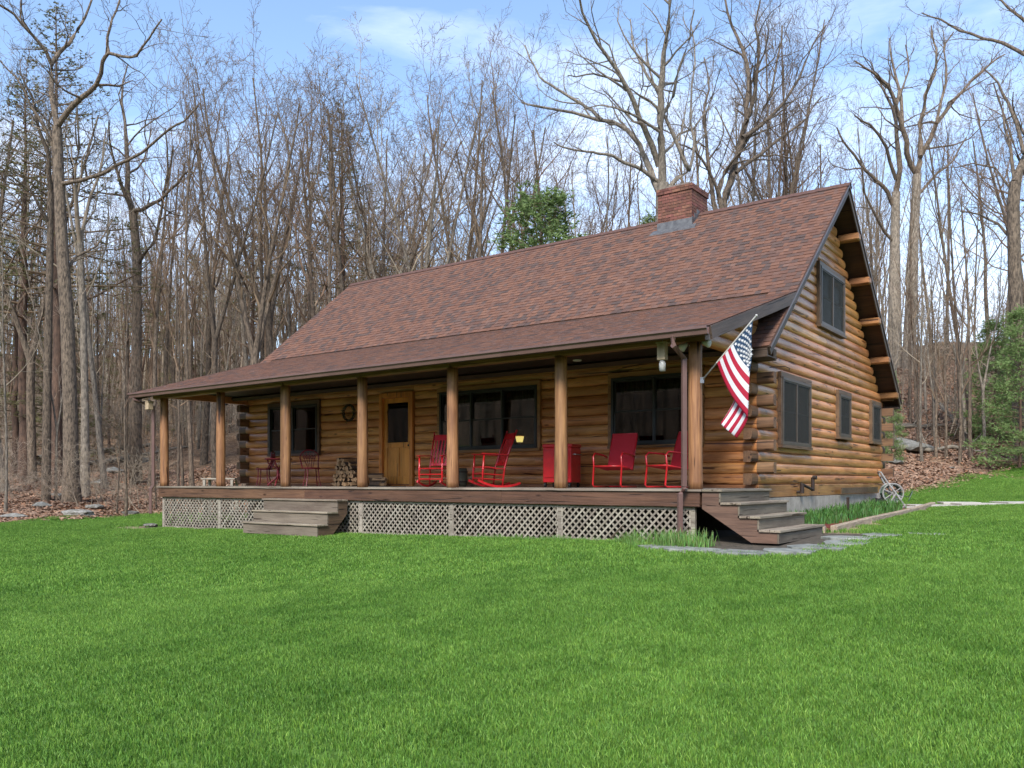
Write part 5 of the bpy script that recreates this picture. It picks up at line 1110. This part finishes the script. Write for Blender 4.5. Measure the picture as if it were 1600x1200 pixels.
specs = [('maple', 20, .19, 1, 'bark_brown', 'twig', {}), ('maple', 20, .19, 2, 'bark_grey', 'twig', dict(fork=2)), ('ash', 21, .165, 3, 'bark_brown', 'twig', {}), ('ash', 20, .16, 4, 'bark_grey', 'twig_grey', dict(fork=2)),
         ('oak', 18, .22, 5, 'bark_grey', 'twig', {}), ('maple', 19, .19, 6, 'bark_brown', 'twig', dict(fork=3)), ('ash', 20, .15, 7, 'bark_brown', 'twig', {}), ('maple', 18, .17, 8, 'bark_grey', 'twig_grey', {}), ('ash', 21, .18, 15, 'bark_brown', 'twig', dict(fork=3)), ('oak', 19, .21, 16, 'bark_brown', 'twig', dict(fork=2))]
PROTO = [proto(a, b, c, d, e, f, **g_) for a, b, c, d, e, f, g_ in specs]
SLIM = [proto('slim', 12, .075, 40 + k, 'bark_grey' if k % 2 else 'bark_brown', 'twig_grey' if k % 2 else 'twig', **(dict(fork=2) if k == 3 else {})) for k in range(5)]
BRUSH = [proto('brush', 4.2, .03, 60 + k, 'twig_grey', 'twig_grey') for k in range(4)]
# ---- conifers
def make_pine(H, r, seed, z0, n_wh, blen, mtl, droop=.0, density=1.0, nl=.11):
    q = random.Random(seed); tb, cb = TB(), TB(); nd = MB(); n = 12; pts = [(q.gauss(0, .04), q.gauss(0, .04), -.3 + (H + .3) * k / n) for k in range(n + 1)]; tb.tube(pts, [r * (1 - .93 * k / n) * (1.3 if k == 0 else 1) for k in range(n + 1)], 10)
    for w_ in range(n_wh):
        f = w_ / (n_wh - 1); z = H * (z0 + (1 - z0) * f) - .1; az = q.uniform(0, 6.28); nb_ = q.randint(3, 5)
        for b_ in range(nb_):
            if q.random() < .12: continue
            a = az + 6.28 * b_ / nb_ + q.uniform(-.4, .4); Lb = blen * (1.05 - f ** 1.25) * q.uniform(.55, 1.15) + .25; zz = z + q.uniform(-.2, .2) * blen * .3; el = .10 + .5 * f - droop; k = 5
            bp = []; rise = q.uniform(-.05, .12)
            for i in range(k + 1): t = i / k; bp.append((math.cos(a) * Lb * t + q.gauss(0, .03), math.sin(a) * Lb * t + q.gauss(0, .03), zz + Lb * (el * t - droop * .8 * t * t + rise * t * t)))
            cb.tube(bp, [max(.008, r * .22 * (1 - f * .6) * (1 - .8 * i / k)) for i in range(k + 1)], 4)
            ns = int((5 + Lb * 3.6) * density)
            for s_ in range(ns):
                t = q.uniform(.22, 1); x = t * k; i = min(int(x), k - 1); tt = x - i; c = [bp[i][j] * (1 - tt) + bp[i + 1][j] * tt for j in range(3)]; sa = a + q.choice([-1, 1]) * q.uniform(.4, 1.2); sl = Lb * .30 * (1.15 - t) + .15
                e_ = (c[0] + math.cos(sa) * sl, c[1] + math.sin(sa) * sl, c[2] + sl * q.uniform(-.12, .3) - droop * .15); cb.tube([c, e_], [.007, .004], 3)
                for g_ in range(int(6 * density) + 3):
                    t2 = q.uniform(.15, 1.05); jt = nl * 1.1; o = Vector((q.gauss(0, jt), q.gauss(0, jt), q.gauss(0, jt * .6))) + Vector([c[j] * (1 - t2) + e_[j] * t2 for j in range(3)])
                    for h_ in range(5):
                        dv = Vector((math.cos(sa) + q.uniform(-1, 1), math.sin(sa) + q.uniform(-1, 1), q.uniform(-.5, .8))).normalized() * nl * q.uniform(.7, 1.3); sd = dv.cross(Vector((q.uniform(-1, 1), q.uniform(-1, 1), q.uniform(-1, 1)))).normalized() * nl * .13
                        i0 = len(nd.v); nd.v += [tuple(o - sd), tuple(o + sd), tuple(o + dv)]; nd.f.append((i0, i0 + 1, i0 + 2)); nd.m.append(0)
    return tb.mesh('trunk', 'bark_pine'), cb.mesh('limbs', 'twig'), nd.mesh('needles', mtl), H
WPINE = [make_pine(20, .26, 5 + k, .42, 20, 3.6, 'needles', .04, .45, .17) for k in range(2)]
HEMLOCK = [make_pine(11, .16, 15 + k, .10, 22, 2.9, 'needles', .22, .5, .13) for k in range(2)]
YPINE = [make_pine(6.5, .10, 25 + k, .05, 22, 1.9, 'needles_fresh', .04, .85, .15) for k in range(2)]
def conifer(name, pr, label, cat, p, H, rz=0, group='evergreens in the woods', wide=1.0):
    t = thing(name, label, cat, (p[0], p[1], hz(p[0], p[1])), rz, group); s = H / pr[3]; t.scale = (s * wide, s * wide, s)
    link('trunk', pr[0], t); link('limbs', pr[1], t); o = link('needles', pr[2], t, kind='stuff'); return t
def top_h(u, v, d):
    p = at(u, 700, d); z = hz(p.x, p.y); return p, (HY - v) / FPX * d + CAM[2] - z
for (nm, pr, u, v, d, lb, cat, wide, rz) in (
    ('white_pine', WPINE[0], 88, 20, 36, 'tall dark white pine behind the crooked oak on the far left', 'pine tree', 1.0, 1), ('white_pine', WPINE[1], 38, 120, 39, 'white pine with a reddish trunk at the left edge of the woods', 'pine tree', 1.1, 2),
    ('white_pine', WPINE[1], 535, 170, 47, 'white pine with a dark tufted crown above the left end of the roof', 'pine tree', 1.15, 4), ('white_pine', WPINE[0], 395, 270, 52, 'smaller white pine low behind the left roof slope', 'pine tree', .9, 5), ('white_pine', WPINE[0], 215, 335, 50, 'white pine half hidden by bare trees left of the cabin', 'pine tree', 1, .3),
    ('hemlock', HEMLOCK[0], 25, 380, 40, 'dark hemlock low at the left edge of the woods', 'evergreen tree', 1.2, 0), ('hemlock', HEMLOCK[1], 95, 430, 44, 'dark hemlock behind the thick oak trunk', 'evergreen tree', 1.1, 2), ('hemlock', HEMLOCK[0], 170, 560, 50, 'small dark hemlock above the fallen logs', 'evergreen tree', 1.2, 3), ('hemlock', HEMLOCK[0], 300, 400, 56, 'hemlock deep in the woods left of the cabin', 'evergreen tree', 1.0, 1.5),
    ('young_pine', YPINE[0], 845, 308, 36, 'bushy green pine showing above the middle of the roof', 'pine tree', 1.0, 0), ('young_pine', YPINE[1], 1020, 345, 44, 'small pine top just left of the chimney', 'pine tree', .6, 0),
    ('young_pine', YPINE[1], 1594, 490, 28.5, 'green young pine at the right edge above the lawn', 'pine tree', .8, 1), ('young_pine', YPINE[0], 1393, 585, 31, 'slender young pine just behind the back corner of the cabin', 'pine tree', .5, 2), ('young_pine', YPINE[0], 1555, 505, 33, 'paler young pine behind the one at the right edge', 'pine tree', .9, 2)):
    p, H = top_h(u, v, d); conifer(nm, pr, lb, cat, p, H, rz, wide=wide)

# ---- trees whose limbs the photograph shows clearly: limbs traced, then set in depth and grown on
def traced(label, d, base, limbs, style, seed, bark='bark_brown', tw='bark_brown', name='oak_tree'):
    """base: [(u, v, width_px)...] of the trunk from the ground up; limbs: lists of (u, v), (start width, end width)"""
    q = random.Random(seed); S = dict(STY[style]); tb, cb = TB(), TB(); b0 = at(base[0][0], 700, d); g0 = hz(b0.x, b0.y); org = Vector((b0.x, b0.y, g0)); fwd = Vector((_s, _c, 0))
    def P3(u, v, off): p = at(u, v, d + off); return tuple(p - org)
    pts = [P3(u, v, 0) for u, v, w_ in base]; rs = [w_ / 2 / FPX * d for u, v, w_ in base]
    pts.insert(0, (pts[0][0], pts[0][1], -.4)); rs.insert(0, rs[0] * 1.3); tb.tube(pts, rs, 12)
    for k, (px, (w0, w1)) in enumerate(limbs):
        n = len(px); off = 0; dirn = q.choice([-1, 1]) * q.uniform(.15, .55); P_ = []; Lpx = sum(math.hypot(px[i + 1][0] - px[i][0], px[i + 1][1] - px[i][1]) for i in range(n - 1)); acc = 0
        for i, (u, v) in enumerate(px):
            if i: acc += math.hypot(px[i][0] - px[i - 1][0], px[i][1] - px[i - 1][1])
            P_.append(P3(u, v, dirn * acc / FPX * d))
        # subdivide with a little wander
        Q = []; 
        for a, b in zip(P_[:-1], P_[1:]):
            Lab = math.dist(a, b)
            for j in range(2): f = j / 2; w_ = .03 * Lab * (1 if j else 0); Q.append(tuple(a[i] * (1 - f) + b[i] * f + q.gauss(0, 1) * w_ for i in range(3)))
        Q.append(P_[-1]); m_ = len(Q); rr = [max(RMIN, (w0 + (w1 - w0) * i / (m_ - 1)) / 2 / FPX * d) for i in range(m_)]; cb.tube(Q, rr, 8)
        dirs = [norm3(*(Q[min(i, m_ - 1)][j] - Q[max(i - 1, 0)][j] for j in range(3))) if i else norm3(*(Q[1][j] - Q[0][j] for j in range(3))) for i in range(m_)]
        Lg = Lpx / FPX * d; spawn(cb, Q, rr, dirs, min(Lg, 7) , 1, S, q, 4, nc=max(5, int(Lg * 1.15)), st0=.18)
    t = thing(name, label, 'tree', org, 0, 'bare trees around the cabin'); link('trunk', tb.mesh('trunk', bark), t); link('crown', cb.mesh('crown', tw), t); return t
traced('tall crooked bare oak with a thick dark trunk at the left edge of the lawn', 31, [(112, 782, 30), (111, 740, 23), (110, 640, 21), (105, 500, 20), (98, 400, 18), (93, 300, 16), (89, 200, 14)],
       [([(89, 200), (108, 172), (127, 153), (150, 133), (160, 97), (170, 83), (190, 88), (213, 88), (233, 60), (253, 30)], (9, 2)), ([(170, 83), (168, 57), (175, 30), (187, 0), (200, -30)], (5, 2)), ([(89, 200), (80, 147), (80, 100), (93, 82), (107, 70), (122, 45), (133, 27), (145, -5)], (9, 3)),
        ([(80, 100), (72, 80), (57, 62), (43, 47), (22, 22), (3, 10), (-20, -5)], (6, 3)), ([(43, 47), (32, 27), (33, 0), (30, -25)], (4, 2)), ([(95, 287), (112, 284), (127, 282), (157, 273), (178, 260), (200, 250), (240, 223), (267, 200), (287, 190), (310, 165)], (7, 2)),
        ([(87, 240), (70, 200), (48, 165), (25, 120), (0, 95)], (6, 2)), ([(100, 430), (120, 400), (150, 385), (175, 345)], (5, 2))], 'oak', 3)
traced('dark second trunk standing close beside the crooked oak', 33, [(72, 775, 14), (74, 600, 12), (78, 400, 10), (79, 300, 9)], [([(79, 300), (76, 240), (60, 200), (50, 150), (30, 110)], (8, 2)), ([(79, 300), (84, 240), (76, 190), (88, 140)], (7, 2)), ([(77, 350), (50, 300), (30, 285), (0, 260)], (5, 2))], 'oak', 4, name='bare_tree')
traced('smooth pale grey trunk right behind the crooked oak', 34, [(133, 763, 15), (133, 640, 11), (130, 500, 10), (125, 380, 9)], [([(125, 380), (118, 300), (124, 230), (120, 160)], (8, 2)), ([(125, 380), (140, 310), (160, 250), (166, 200)], (6, 2))], 'maple', 6, 'bark_grey', 'twig_grey', name='beech_tree')
traced('bare maple with a long forked branch above the left end of the porch roof', 38, [(212, 790, 20), (213, 600, 16), (214, 480, 14), (214, 400, 13), (207, 330, 12)], [([(207, 330), (200, 270), (197, 217), (190, 160), (200, 100)], (10, 2)), ([(207, 330), (222, 328), (240, 317), (253, 310), (277, 287), (300, 263), (310, 230)], (7, 2)), ([(207, 330), (190, 290), (175, 240), (170, 190)], (7, 2)), ([(212, 420), (240, 380), (252, 330), (262, 270), (258, 200)], (6, 2))], 'maple', 7)
traced('big bare oak rising right behind the chimney with long limbs sweeping left', 36, [(1037, 560, 28), (1036, 420, 24), (1035, 287, 20)],
       [([(1035, 290), (1033, 217), (1033, 160), (1035, 120), (1037, 83), (1047, 0), (1050, -40)], (14, 4)), ([(1030, 300), (1017, 267), (1008, 247), (1000, 227), (980, 203), (957, 190), (917, 182), (873, 172), (833, 165), (815, 160)], (11, 2.5)), ([(1030, 260), (1018, 225), (1007, 200), (995, 172), (983, 143), (970, 120), (957, 100), (933, 67), (910, 20), (900, -20)], (10, 3)),
        ([(970, 127), (947, 120), (927, 115), (900, 120), (887, 118)], (4, 1.5)), ([(1030, 285), (1010, 270), (993, 260), (957, 243), (935, 240), (917, 237), (880, 230), (865, 222)], (7, 2)), ([(940, 187), (925, 172), (910, 163), (877, 143), (860, 132), (843, 120), (827, 90), (820, 70)], (6, 2)),
        ([(1040, 300), (1077, 267), (1065, 240), (1053, 213), (1038, 180), (1030, 150), (1015, 110), (1010, 60)], (8, 2.5)), ([(1077, 267), (1085, 220), (1080, 160), (1086, 100), (1080, 40)], (5, 2)), ([(1035, 180), (1052, 150), (1060, 110), (1078, 60), (1085, 15)], (6, 2)), ([(1036, 240), (1060, 210), (1085, 200), (1110, 165)], (5, 2)), ([(1034, 150), (1012, 120), (990, 75), (985, 30)], (6, 2))], 'maple', 8, 'bark_grey', 'bark_grey')
traced('tall many-limbed bare tree between the chimney and the gable peak', 38, [(1130, 560, 26), (1130, 440, 22), (1130, 330, 19)],
       [([(1130, 330), (1143, 280), (1153, 240), (1160, 210), (1167, 187), (1170, 140), (1167, 100), (1160, 75), (1153, 60), (1137, 20), (1125, -20)], (13, 3)), ([(1130, 330), (1122, 300), (1132, 270), (1143, 257), (1160, 230), (1185, 190), (1205, 150), (1215, 90), (1222, 40)], (9, 2.5)), ([(1120, 340), (1112, 290), (1105, 240), (1100, 190), (1108, 140), (1100, 90)], (8, 2)),
        ([(1160, 215), (1195, 190), (1225, 160), (1250, 120), (1270, 70), (1290, 40)], (7, 2)), ([(1167, 187), (1180, 140), (1185, 90), (1180, 40), (1190, -10)], (7, 2)), ([(1150, 270), (1190, 240), (1220, 215), (1260, 185), (1285, 150)], (6, 2)), ([(1125, 310), (1105, 262), (1085, 235), (1060, 225)], (5, 2))], 'maple', 9, name='bare_tree')
traced('wide forked bare tree against open sky right of the gable peak', 44, [(1420, 560, 20), (1424, 470, 18), (1427, 383, 15), (1433, 273, 13)],
       [([(1433, 273), (1417, 240), (1410, 200), (1400, 167), (1387, 133), (1370, 118), (1353, 107), (1335, 95)], (9, 2)), ([(1433, 273), (1440, 240), (1463, 193), (1490, 157), (1517, 127), (1547, 100), (1570, 85)], (9, 2)), ([(1438, 245), (1437, 193), (1445, 150), (1460, 117), (1463, 77), (1455, 40)], (8, 2)), ([(1410, 200), (1408, 150), (1395, 100), (1390, 60)], (6, 2)), ([(1463, 193), (1478, 130), (1475, 80), (1490, 50)], (5, 2)), ([(1430, 310), (1465, 270), (1490, 250), (1510, 215)], (5, 2)), ([(1400, 167), (1420, 110), (1415, 70)], (4, 2))], 'maple', 10, 'bark_grey', 'bark_brown')
traced('bare tree close beside the wide forked one, leaning branches over the gable', 45, [(1398, 560, 22), (1398, 470, 19), (1398, 383, 15), (1400, 300, 12)],
       [([(1400, 300), (1403, 233), (1400, 190), (1385, 150), (1372, 120)], (9, 2)), ([(1395, 320), (1387, 300), (1370, 283), (1353, 267), (1335, 242), (1317, 220), (1308, 200)], (7, 2)), ([(1400, 280), (1385, 230), (1360, 195), (1335, 180)], (6, 2)), ([(1398, 380), (1370, 340), (1350, 300), (1345, 250)], (5, 2))], 'maple', 12, 'bark_grey', 'bark_brown', name='bare_tree')
traced('thick dark tree at the right edge with branches reaching in at the top', 30, [(1596, 740, 22), (1592, 600, 20), (1586, 450, 19), (1583, 320, 18), (1586, 285, 17)],
       [([(1586, 285), (1600, 250), (1625, 200), (1650, 150), (1640, 80)], (13, 6)), ([(1645, 110), (1610, 90), (1567, 67), (1535, 60), (1500, 48), (1470, 30), (1440, 20)], (7, 2)), ([(1640, 80), (1605, 35), (1575, 12), (1550, -15)], (7, 2)), ([(1586, 285), (1580, 240), (1570, 200), (1560, 150)], (6, 2)), ([(1590, 380), (1560, 350), (1530, 335), (1500, 330)], (5, 2)), ([(1600, 240), (1575, 160), (1560, 130), (1540, 110)], (6, 2)), ([(1584, 300), (1555, 262), (1520, 255), (1490, 262)], (4, 1.5))], 'oak', 13)

# ---- the rest of the woods
def zone(u):
    for a, b in ((60, 'at the far left edge'), (160, 'around the crooked oak'), (240, 'just left of the porch'), (340, 'above the left end of the porch roof'), (470, 'behind the low left roof slope'), (560, 'behind the left end of the ridge'), (700, 'behind the left part of the ridge'), (850, 'behind the middle of the ridge'), (1000, 'left of the chimney'), (1110, 'behind the chimney'), (1230, 'between chimney and gable peak'), (1340, 'behind the gable peak'), (1440, 'on the bank beside the back corner'), (1530, 'on the bank right of the cabin'), (1e9, 'at the right edge')):
        if u < a: return b
used = {}
def place_tree(pi, u, v, d, seed, slim=False, group='bare trees in the woods', hmax=1e9):
    pr = (SLIM if slim else PROTO)[pi]; q = random.Random(seed); p, H = top_h(u, v, d); H = min(H, hmax); s = H / pr[2]; z = hz(p.x, p.y)
    dist = 'near' if d < 38 else ('farther' if d < 52 else 'distant'); bark = 'grey' if pr[0].materials[0].name == 'bark_grey' else 'brown'
    form = {'maple': 'spreading', 'ash': 'upright', 'oak': 'crooked', 'slim': 'thin young'}[pr[4]]
    lab = '%s %s bare tree %s' % (form, bark, zone(u)); alts = ['the %s one' % dist]
    lb = lab
    opts = ['', ', ' + dist + ' one', ', the taller one', ', leaning a little', ', half hidden', ', with fine twigs']
    t = thing('bare_tree', lb + (', farther back' if d > 52 else ''), 'tree', (p.x, p.y, z), q.uniform(0, 6.28), group); sw = s * (q.uniform(.72, .98) if u < 330 else q.uniform(.85, 1.1))
    t.scale = (sw, sw, s); t.rotation_euler = (q.gauss(0, .025), q.gauss(0, .025), q.uniform(0, 6.28))
    link('trunk', pr[0], t); link('crown', pr[1], t); return t
q = random.Random(77)
near = [(10, 75, 34, 7), (50, 90, 37, 9), (150, 110, 40, 2), (165, 150, 36, 7), (235, 75, 37, 0), (250, 130, 42, 6), (275, 70, 39, 3), (300, 95, 35, 2), (318, 120, 43, 0), (335, 75, 38, 8), (357, 60, 41, 2), (385, 72, 37, 5), (408, 85, 44, 6), (430, 68, 40, 8), (452, 78, 37, 3), (472, 60, 43, 2), (497, 85, 39, 0), (515, 70, 36, 6), (545, 78, 42, 3), (570, 88, 38, 2), (597, 120, 41, 5),
        (622, 110, 36, 1), (648, 125, 43, 7), (668, 66, 39, 3), (700, 60, 42, 8), (722, 68, 37, 2), (752, 100, 44, 6), (782, 110, 40, 5), (816, 15, 39, 2), (850, 120, 45, 0), (880, 150, 42, 7), (910, 170, 40, 1), (945, 200, 46, 3), (975, 170, 44, 6), (1062, 110, 47, 2), (1095, 120, 44, 0), (1175, 40, 46, 3), (1205, -10, 43, 8), (1235, 60, 47, 5), (1262, 110, 45, 0), (1285, 165, 50, 6), (1308, 230, 52, 2), (1335, 260, 55, 7),
        (1368, 170, 50, 3), (1455, 170, 50, 2), (1480, 145, 46, 6), (1520, 130, 36, 2), (1545, 160, 47, 0), (1568, 130, 43, 7), (1610, 90, 38, 5), (1660, 80, 36, 9), (-40, 60, 36, 0), (-90, 80, 38, 5)]
for i, (u, v, d, pi) in enumerate(near):
    if i % 4 == 2 and u < 1000: continue
    place_tree(pi, u, v + (i * 37 % 50 if 140 < u < 800 else 0), d, i)
for i in range(78):
    u = q.uniform(-120, 1360) if i < 80 else q.uniform(1360, 1720); d = q.uniform(46, 78) if u < 1340 else q.uniform(44, 52); base = 270 if u < 620 else 320
    place_tree(q.randrange(10), u, base + q.gauss(0, 55), d, 300 + i)
for i in range(62):
    if i < 26: u = q.uniform(60, 600); d = q.uniform(33, 52); v = q.uniform(250, 470)
    elif i < 46: u = q.uniform(1395, 1640); d = q.uniform(30.5, 42); v = q.uniform(200, 460)
    elif i < 54: u = q.uniform(-60, 500); d = q.uniform(33, 52); v = q.uniform(250, 470)
    else: u = q.uniform(640, 1330); d = q.uniform(36, 44); v = q.uniform(200, 330)
    place_tree(q.randrange(5), u, v, d, 500 + i, True)
for i, (u, v, d, k) in enumerate(((182, 520, 29, 0), (197, 380, 28.5, 2), (244, 560, 31, 4), (8, 300, 27.5, 1), (1441, 330, 31, 1), (1462, 300, 32, 3), (1478, 380, 31.5, 0), (1517, 230, 31, 2), (1500, 330, 30.5, 4), (1433, 400, 33, 0))): place_tree(k, u, v, d, 700 + i, True, 'young trees at the edge of the lawn')

# no two trees share a label: say where each stands among its likes
byl = {}
for o_ in list(COL.objects):
    if o_.name.startswith('bare_tree') and 'label' in o_ and o_.type == 'EMPTY': byl.setdefault(o_['label'], []).append(o_)
ORDS = ['leftmost'] + [w_ + ' from left,' for w_ in 'second third fourth fifth sixth seventh eighth ninth tenth eleventh twelfth thirteenth'.split()]
for lb, os_ in byl.items():
    if len(os_) < 2: continue
    os_.sort(key=lambda o_: proj(o_.location)[0])
    for k, o_ in enumerate(os_): o_['label'] = (ORDS[min(k, 12)] if k < len(os_) - 1 else 'rightmost') + ' ' + lb

# distant mass of woods and undergrowth
rs = np.random.RandomState(12)
def cloud_pts(n, u0, u1, d0, d1):
    u = rs.uniform(u0, u1, n); d = rs.uniform(d0, d1, n) ; r = (u - 800) / FPX; x = CAM[0] + d * (_s + r * _c); y = CAM[1] + d * (_c - r * _s); return x, y
def joined(pr, name):
    me = bpy.data.meshes.new(name); v = []; f = []; 
    for m_ in pr[:2]:
        o = len(v); v += [tuple(x.co) for x in m_.vertices]; f += [tuple(o + i for i in p_.vertices) for p_ in m_.polygons]
    me.from_pydata(v, [], f); me.materials.append(pr[1].materials[0]); return me
slimj = [joined(p_, 'far_tree') for p_ in SLIM]; brushj = [joined(p_, 'brush') for p_ in BRUSH]
x1, y1 = cloud_pts(900, -300, 760, 54, 115); x2, y2 = cloud_pts(110, 1000, 1380, 56, 85)
aa = rs.uniform(rad(190), rad(385), 620); dd = rs.uniform(40, 90, 620); x = np.concatenate([x1, x2, dd * np.cos(aa)]); y = np.concatenate([y1, y2, dd * np.sin(aa)]); n = len(x)
o = scatter('far_woods', np.stack([x, y, HZ(x, y)], 1), np.stack([rs.normal(0, .05, n), rs.normal(0, .05, n), rs.uniform(0, 6.28, n)], 1), rs.uniform(.8, 1.45, n), slimj); o['label'] = 'brown mass of distant bare trees'
x1, y1 = cloud_pts(230, -250, 460, 41, 74); x2, y2 = cloud_pts(120, 420, 1380, 42, 60); x3, y3 = cloud_pts(70, 1400, 1750, 33, 50); x4, y4 = cloud_pts(34, -80, 250, 28.5, 33); x = np.concatenate([x1, x2, x3, x4]); y = np.concatenate([y1, y2, y3, y4])
k = ~lawn_in(x + 0, y) & ~((x > XE0 - 1) & (x < XE1 + 1) & (y > -2) & (y < 14)); x, y = x[k], y[k]; n = len(x)
sc_ = rs.uniform(.35, 1.25, n); sc_[-34:] *= .55
o = scatter('undergrowth', np.stack([x, y, HZ(x, y)], 1), np.stack([rs.normal(0, .25, n), rs.normal(0, .25, n), rs.uniform(0, 6.28, n)], 1), sc_, brushj); o['label'] = 'tangle of leafless brush under the trees'
# leaf litter as real leaves, near bank and left wood edge
def leaf_patch(seed):
    r = random.Random(seed); m = MB(); tt = []; cols = [(1, 1, 1), (1.25, 1.15, 1.1), (.7, .6, .55), (1.1, .8, .6), (1.5, 1.45, 1.4)]
    for k in range(130):
        c = Vector((r.uniform(-.6, .6), r.uniform(-.6, .6), r.uniform(.0, .03))); a = r.uniform(0, 6.28); l = r.uniform(.03, .06); e1 = Vector((math.cos(a), math.sin(a), r.uniform(-.5, .5))) * l; e2 = Vector((-math.sin(a), math.cos(a), r.uniform(-.6, .6))) * l * .6
        m.quad([c - e1, c + e2, c + e1, c - e2]); tt.append(r.choice(cols))
    return m.mesh('leaf_patch', 'dry_leaf', tints=tt)
lp = [leaf_patch(k) for k in range(5)]
X1, Y1 = cloud_pts(1900, -200, 400, 24, 40); X2, Y2 = cloud_pts(2200, 1360, 1800, 25, 46); x = np.concatenate([X1, X2]); y = np.concatenate([Y1, Y2]); k = ~poly_in(LAWN, x, y) & ~((x > XE0 - .2) & (x < XE1) & (y > -2) & (y < 12.5)); x, y = x[k], y[k]; n = len(x); e = .4
gx = (HZ(x + e, y) - HZ(x - e, y)) / (2 * e); gy = (HZ(x, y + e) - HZ(x, y - e)) / (2 * e); ROT = []
for a, b in zip(gx, gy): ROT.append(tuple((Vector((0, 0, 1)).rotation_difference(Vector((-a, -b, 1))).to_matrix() @ Matrix.Rotation(rs.uniform(0, 6.28), 3, 'Z')).to_euler()))
o = scatter('fallen_leaves', np.stack([x, y, HZ(x, y) - .03], 1), ROT, rs.uniform(.9, 1.4, n), lp); o['label'] = 'dry brown leaves covering the woodland floor'
# rocks and fallen trunks
def rock_mesh(seed):
    r = random.Random(seed); bm = bmesh.new(); bmesh.ops.create_icosphere(bm, subdivisions=2, radius=1); ph = [r.uniform(0, 6) for _ in range(6)]
    for v in bm.verts: s = 1 + .22 * math.sin(v.co.x * 2.3 + ph[0]) * math.sin(v.co.y * 2.9 + ph[1]) + .15 * math.sin(v.co.z * 3.7 + ph[2]) + r.uniform(-.07, .07); v.co *= s; v.co.z *= .5
    me = bpy.data.meshes.new('rock'); bm.to_mesh(me); bm.free(); me.materials.append(MATS['rock']); return me
rk = [rock_mesh(k) for k in range(5)]
def rock(u, v, d, s, lb, k):
    p = at(u, v, d); o = link('rock', rk[k % 5], None, (p.x, p.y, hz(p.x, p.y) + s * .1), (0, 0, k * 1.3)); o.scale = (s * 1.5, s, s * .8); tag(o, lb, 'rock', 'rocks on the woodland floor')
R2 = [(65, 800, 29, .28, 'mossy flat rock at the grass edge left of the oak'), (125, 806, 27.6, .35, 'pale flat rock at the lawn edge below the oak'), (148, 795, 29.5, .3, 'low rock just right of the oak foot'), (88, 748, 34, .30, 'rounded rock behind the oak on its left'), (155, 745, 38, .35, 'grey rock between the pale trunk and the thin stem'), (178, 733, 40, .4, 'flat grey rock in the leaves left of the porch'), (205, 802, 29.4, .22, 'small rock near the left downspout'), (235, 818, 22.6, .16, 'small stone lying by the left lattice corner'), (20, 806, 26.5, .25, 'small pale rock at the far left grass edge'),
      (1420, 702, 33.5, .7, 'broad mossy slab of rock beside the back corner of the cabin'), (1405, 690, 34.5, .45, 'smaller rock above the mossy slab'), (1530, 700, 34, .35, 'rock by the brush pile on the bank'), (1558, 692, 34.6, .4, 'grey rock right of the brush pile'), (1487, 740, 29.5, .14, 'small pale stone in the leaves above the lawn'), (1395, 715, 31, .3, 'low rock close to the cabin back corner'), (40, 735, 38, .35, 'rock far left below the fallen trunk'), (230, 705, 47, .5, 'rock seen just left of the porch post')]
for k, (u, v, d, s, lb) in enumerate(R2): rock(u, v, d, s, lb, k)
def fallen(u0, v0, u1, v1, d0, d1, r, lb, lift=.15):
    a = at(u0, v0, d0); b = at(u1, v1, d1); a.z = hz(a.x, a.y) + lift; b.z = hz(b.x, b.y) + lift; m = TB(); n = 8; q = random.Random(int(u0)); org = a.copy()
    pts = []
    for k in range(n + 1): t = k / n; p = a.lerp(b, t); pts.append((p.x - org.x, p.y - org.y, max(p.z, hz(p.x, p.y) + lift * .6) - org.z + q.gauss(0, .03)))
    m.tube(pts, [r * (1 - .55 * k / n) for k in range(n + 1)], 8)
    t = thing('fallen_trunk', lb, 'fallen tree', org, 0, 'fallen trunks in the woods'); link('trunk', m.mesh('trunk', 'dead_wood'), t); bb = TB()
    for k in range(5): i = 2 + k; d_ = norm3(q.gauss(0, .5), q.gauss(0, .5), .6); bb.tube([pts[i], tuple(pts[i][j] + d_[j] * .5 for j in range(3)), tuple(pts[i][j] + d_[j] * .9 + q.gauss(0, .1) for j in range(3))], [.03, .02, .01], 4)
    link('branch_stub', bb.mesh('branch_stub', 'dead_wood'), t)
fallen(60, 700, 235, 680, 46, 52, .24, 'long pale fallen trunk lying behind the crooked oak'); fallen(75, 712, 210, 705, 43, 46, .16, 'second fallen trunk just below the long pale one'); fallen(20, 715, 75, 713, 42, 43, .13, 'short white fallen log at the far left'); fallen(150, 705, 300, 690, 44, 50, .13, 'fallen trunk running behind the left porch posts')
fallen(1400, 700, 1540, 715, 33, 32, .11, 'thin fallen trunk across the foot of the bank'); fallen(1400, 665, 1500, 672, 36, 36, .12, 'fallen log on the bank behind the cabin corner'); fallen(1470, 650, 1512, 705, 37, 33, .09, 'pale broken trunk leaning down the bank', .5); fallen(1530, 690, 1640, 700, 34, 33, .10, 'fallen branch at the foot of the young pines')
p = at(1510, 690, 34); t = thing('brush_pile', 'heap of cut brown branches at the foot of the bank', 'brush pile', (p.x, p.y, hz(p.x, p.y))); m = TB(); q = random.Random(3)
for k in range(170):
    a = q.uniform(0, 6.28); c = (q.gauss(0, .8), q.gauss(0, .5), abs(q.gauss(0, .35)) + .05); l = q.uniform(.3, .9); d_ = (math.cos(a) * l, math.sin(a) * l, q.gauss(0, .15)); m.tube([tuple(c[j] - d_[j] for j in range(3)), (c[0], c[1], c[2] + .08), tuple(c[j] + d_[j] for j in range(3))], [.014, .012, .007], 3)
link('branches', m.mesh('branches', 'twig'), t, kind='stuff')
# twiggy clutter near the left grass edge
q = random.Random(6)
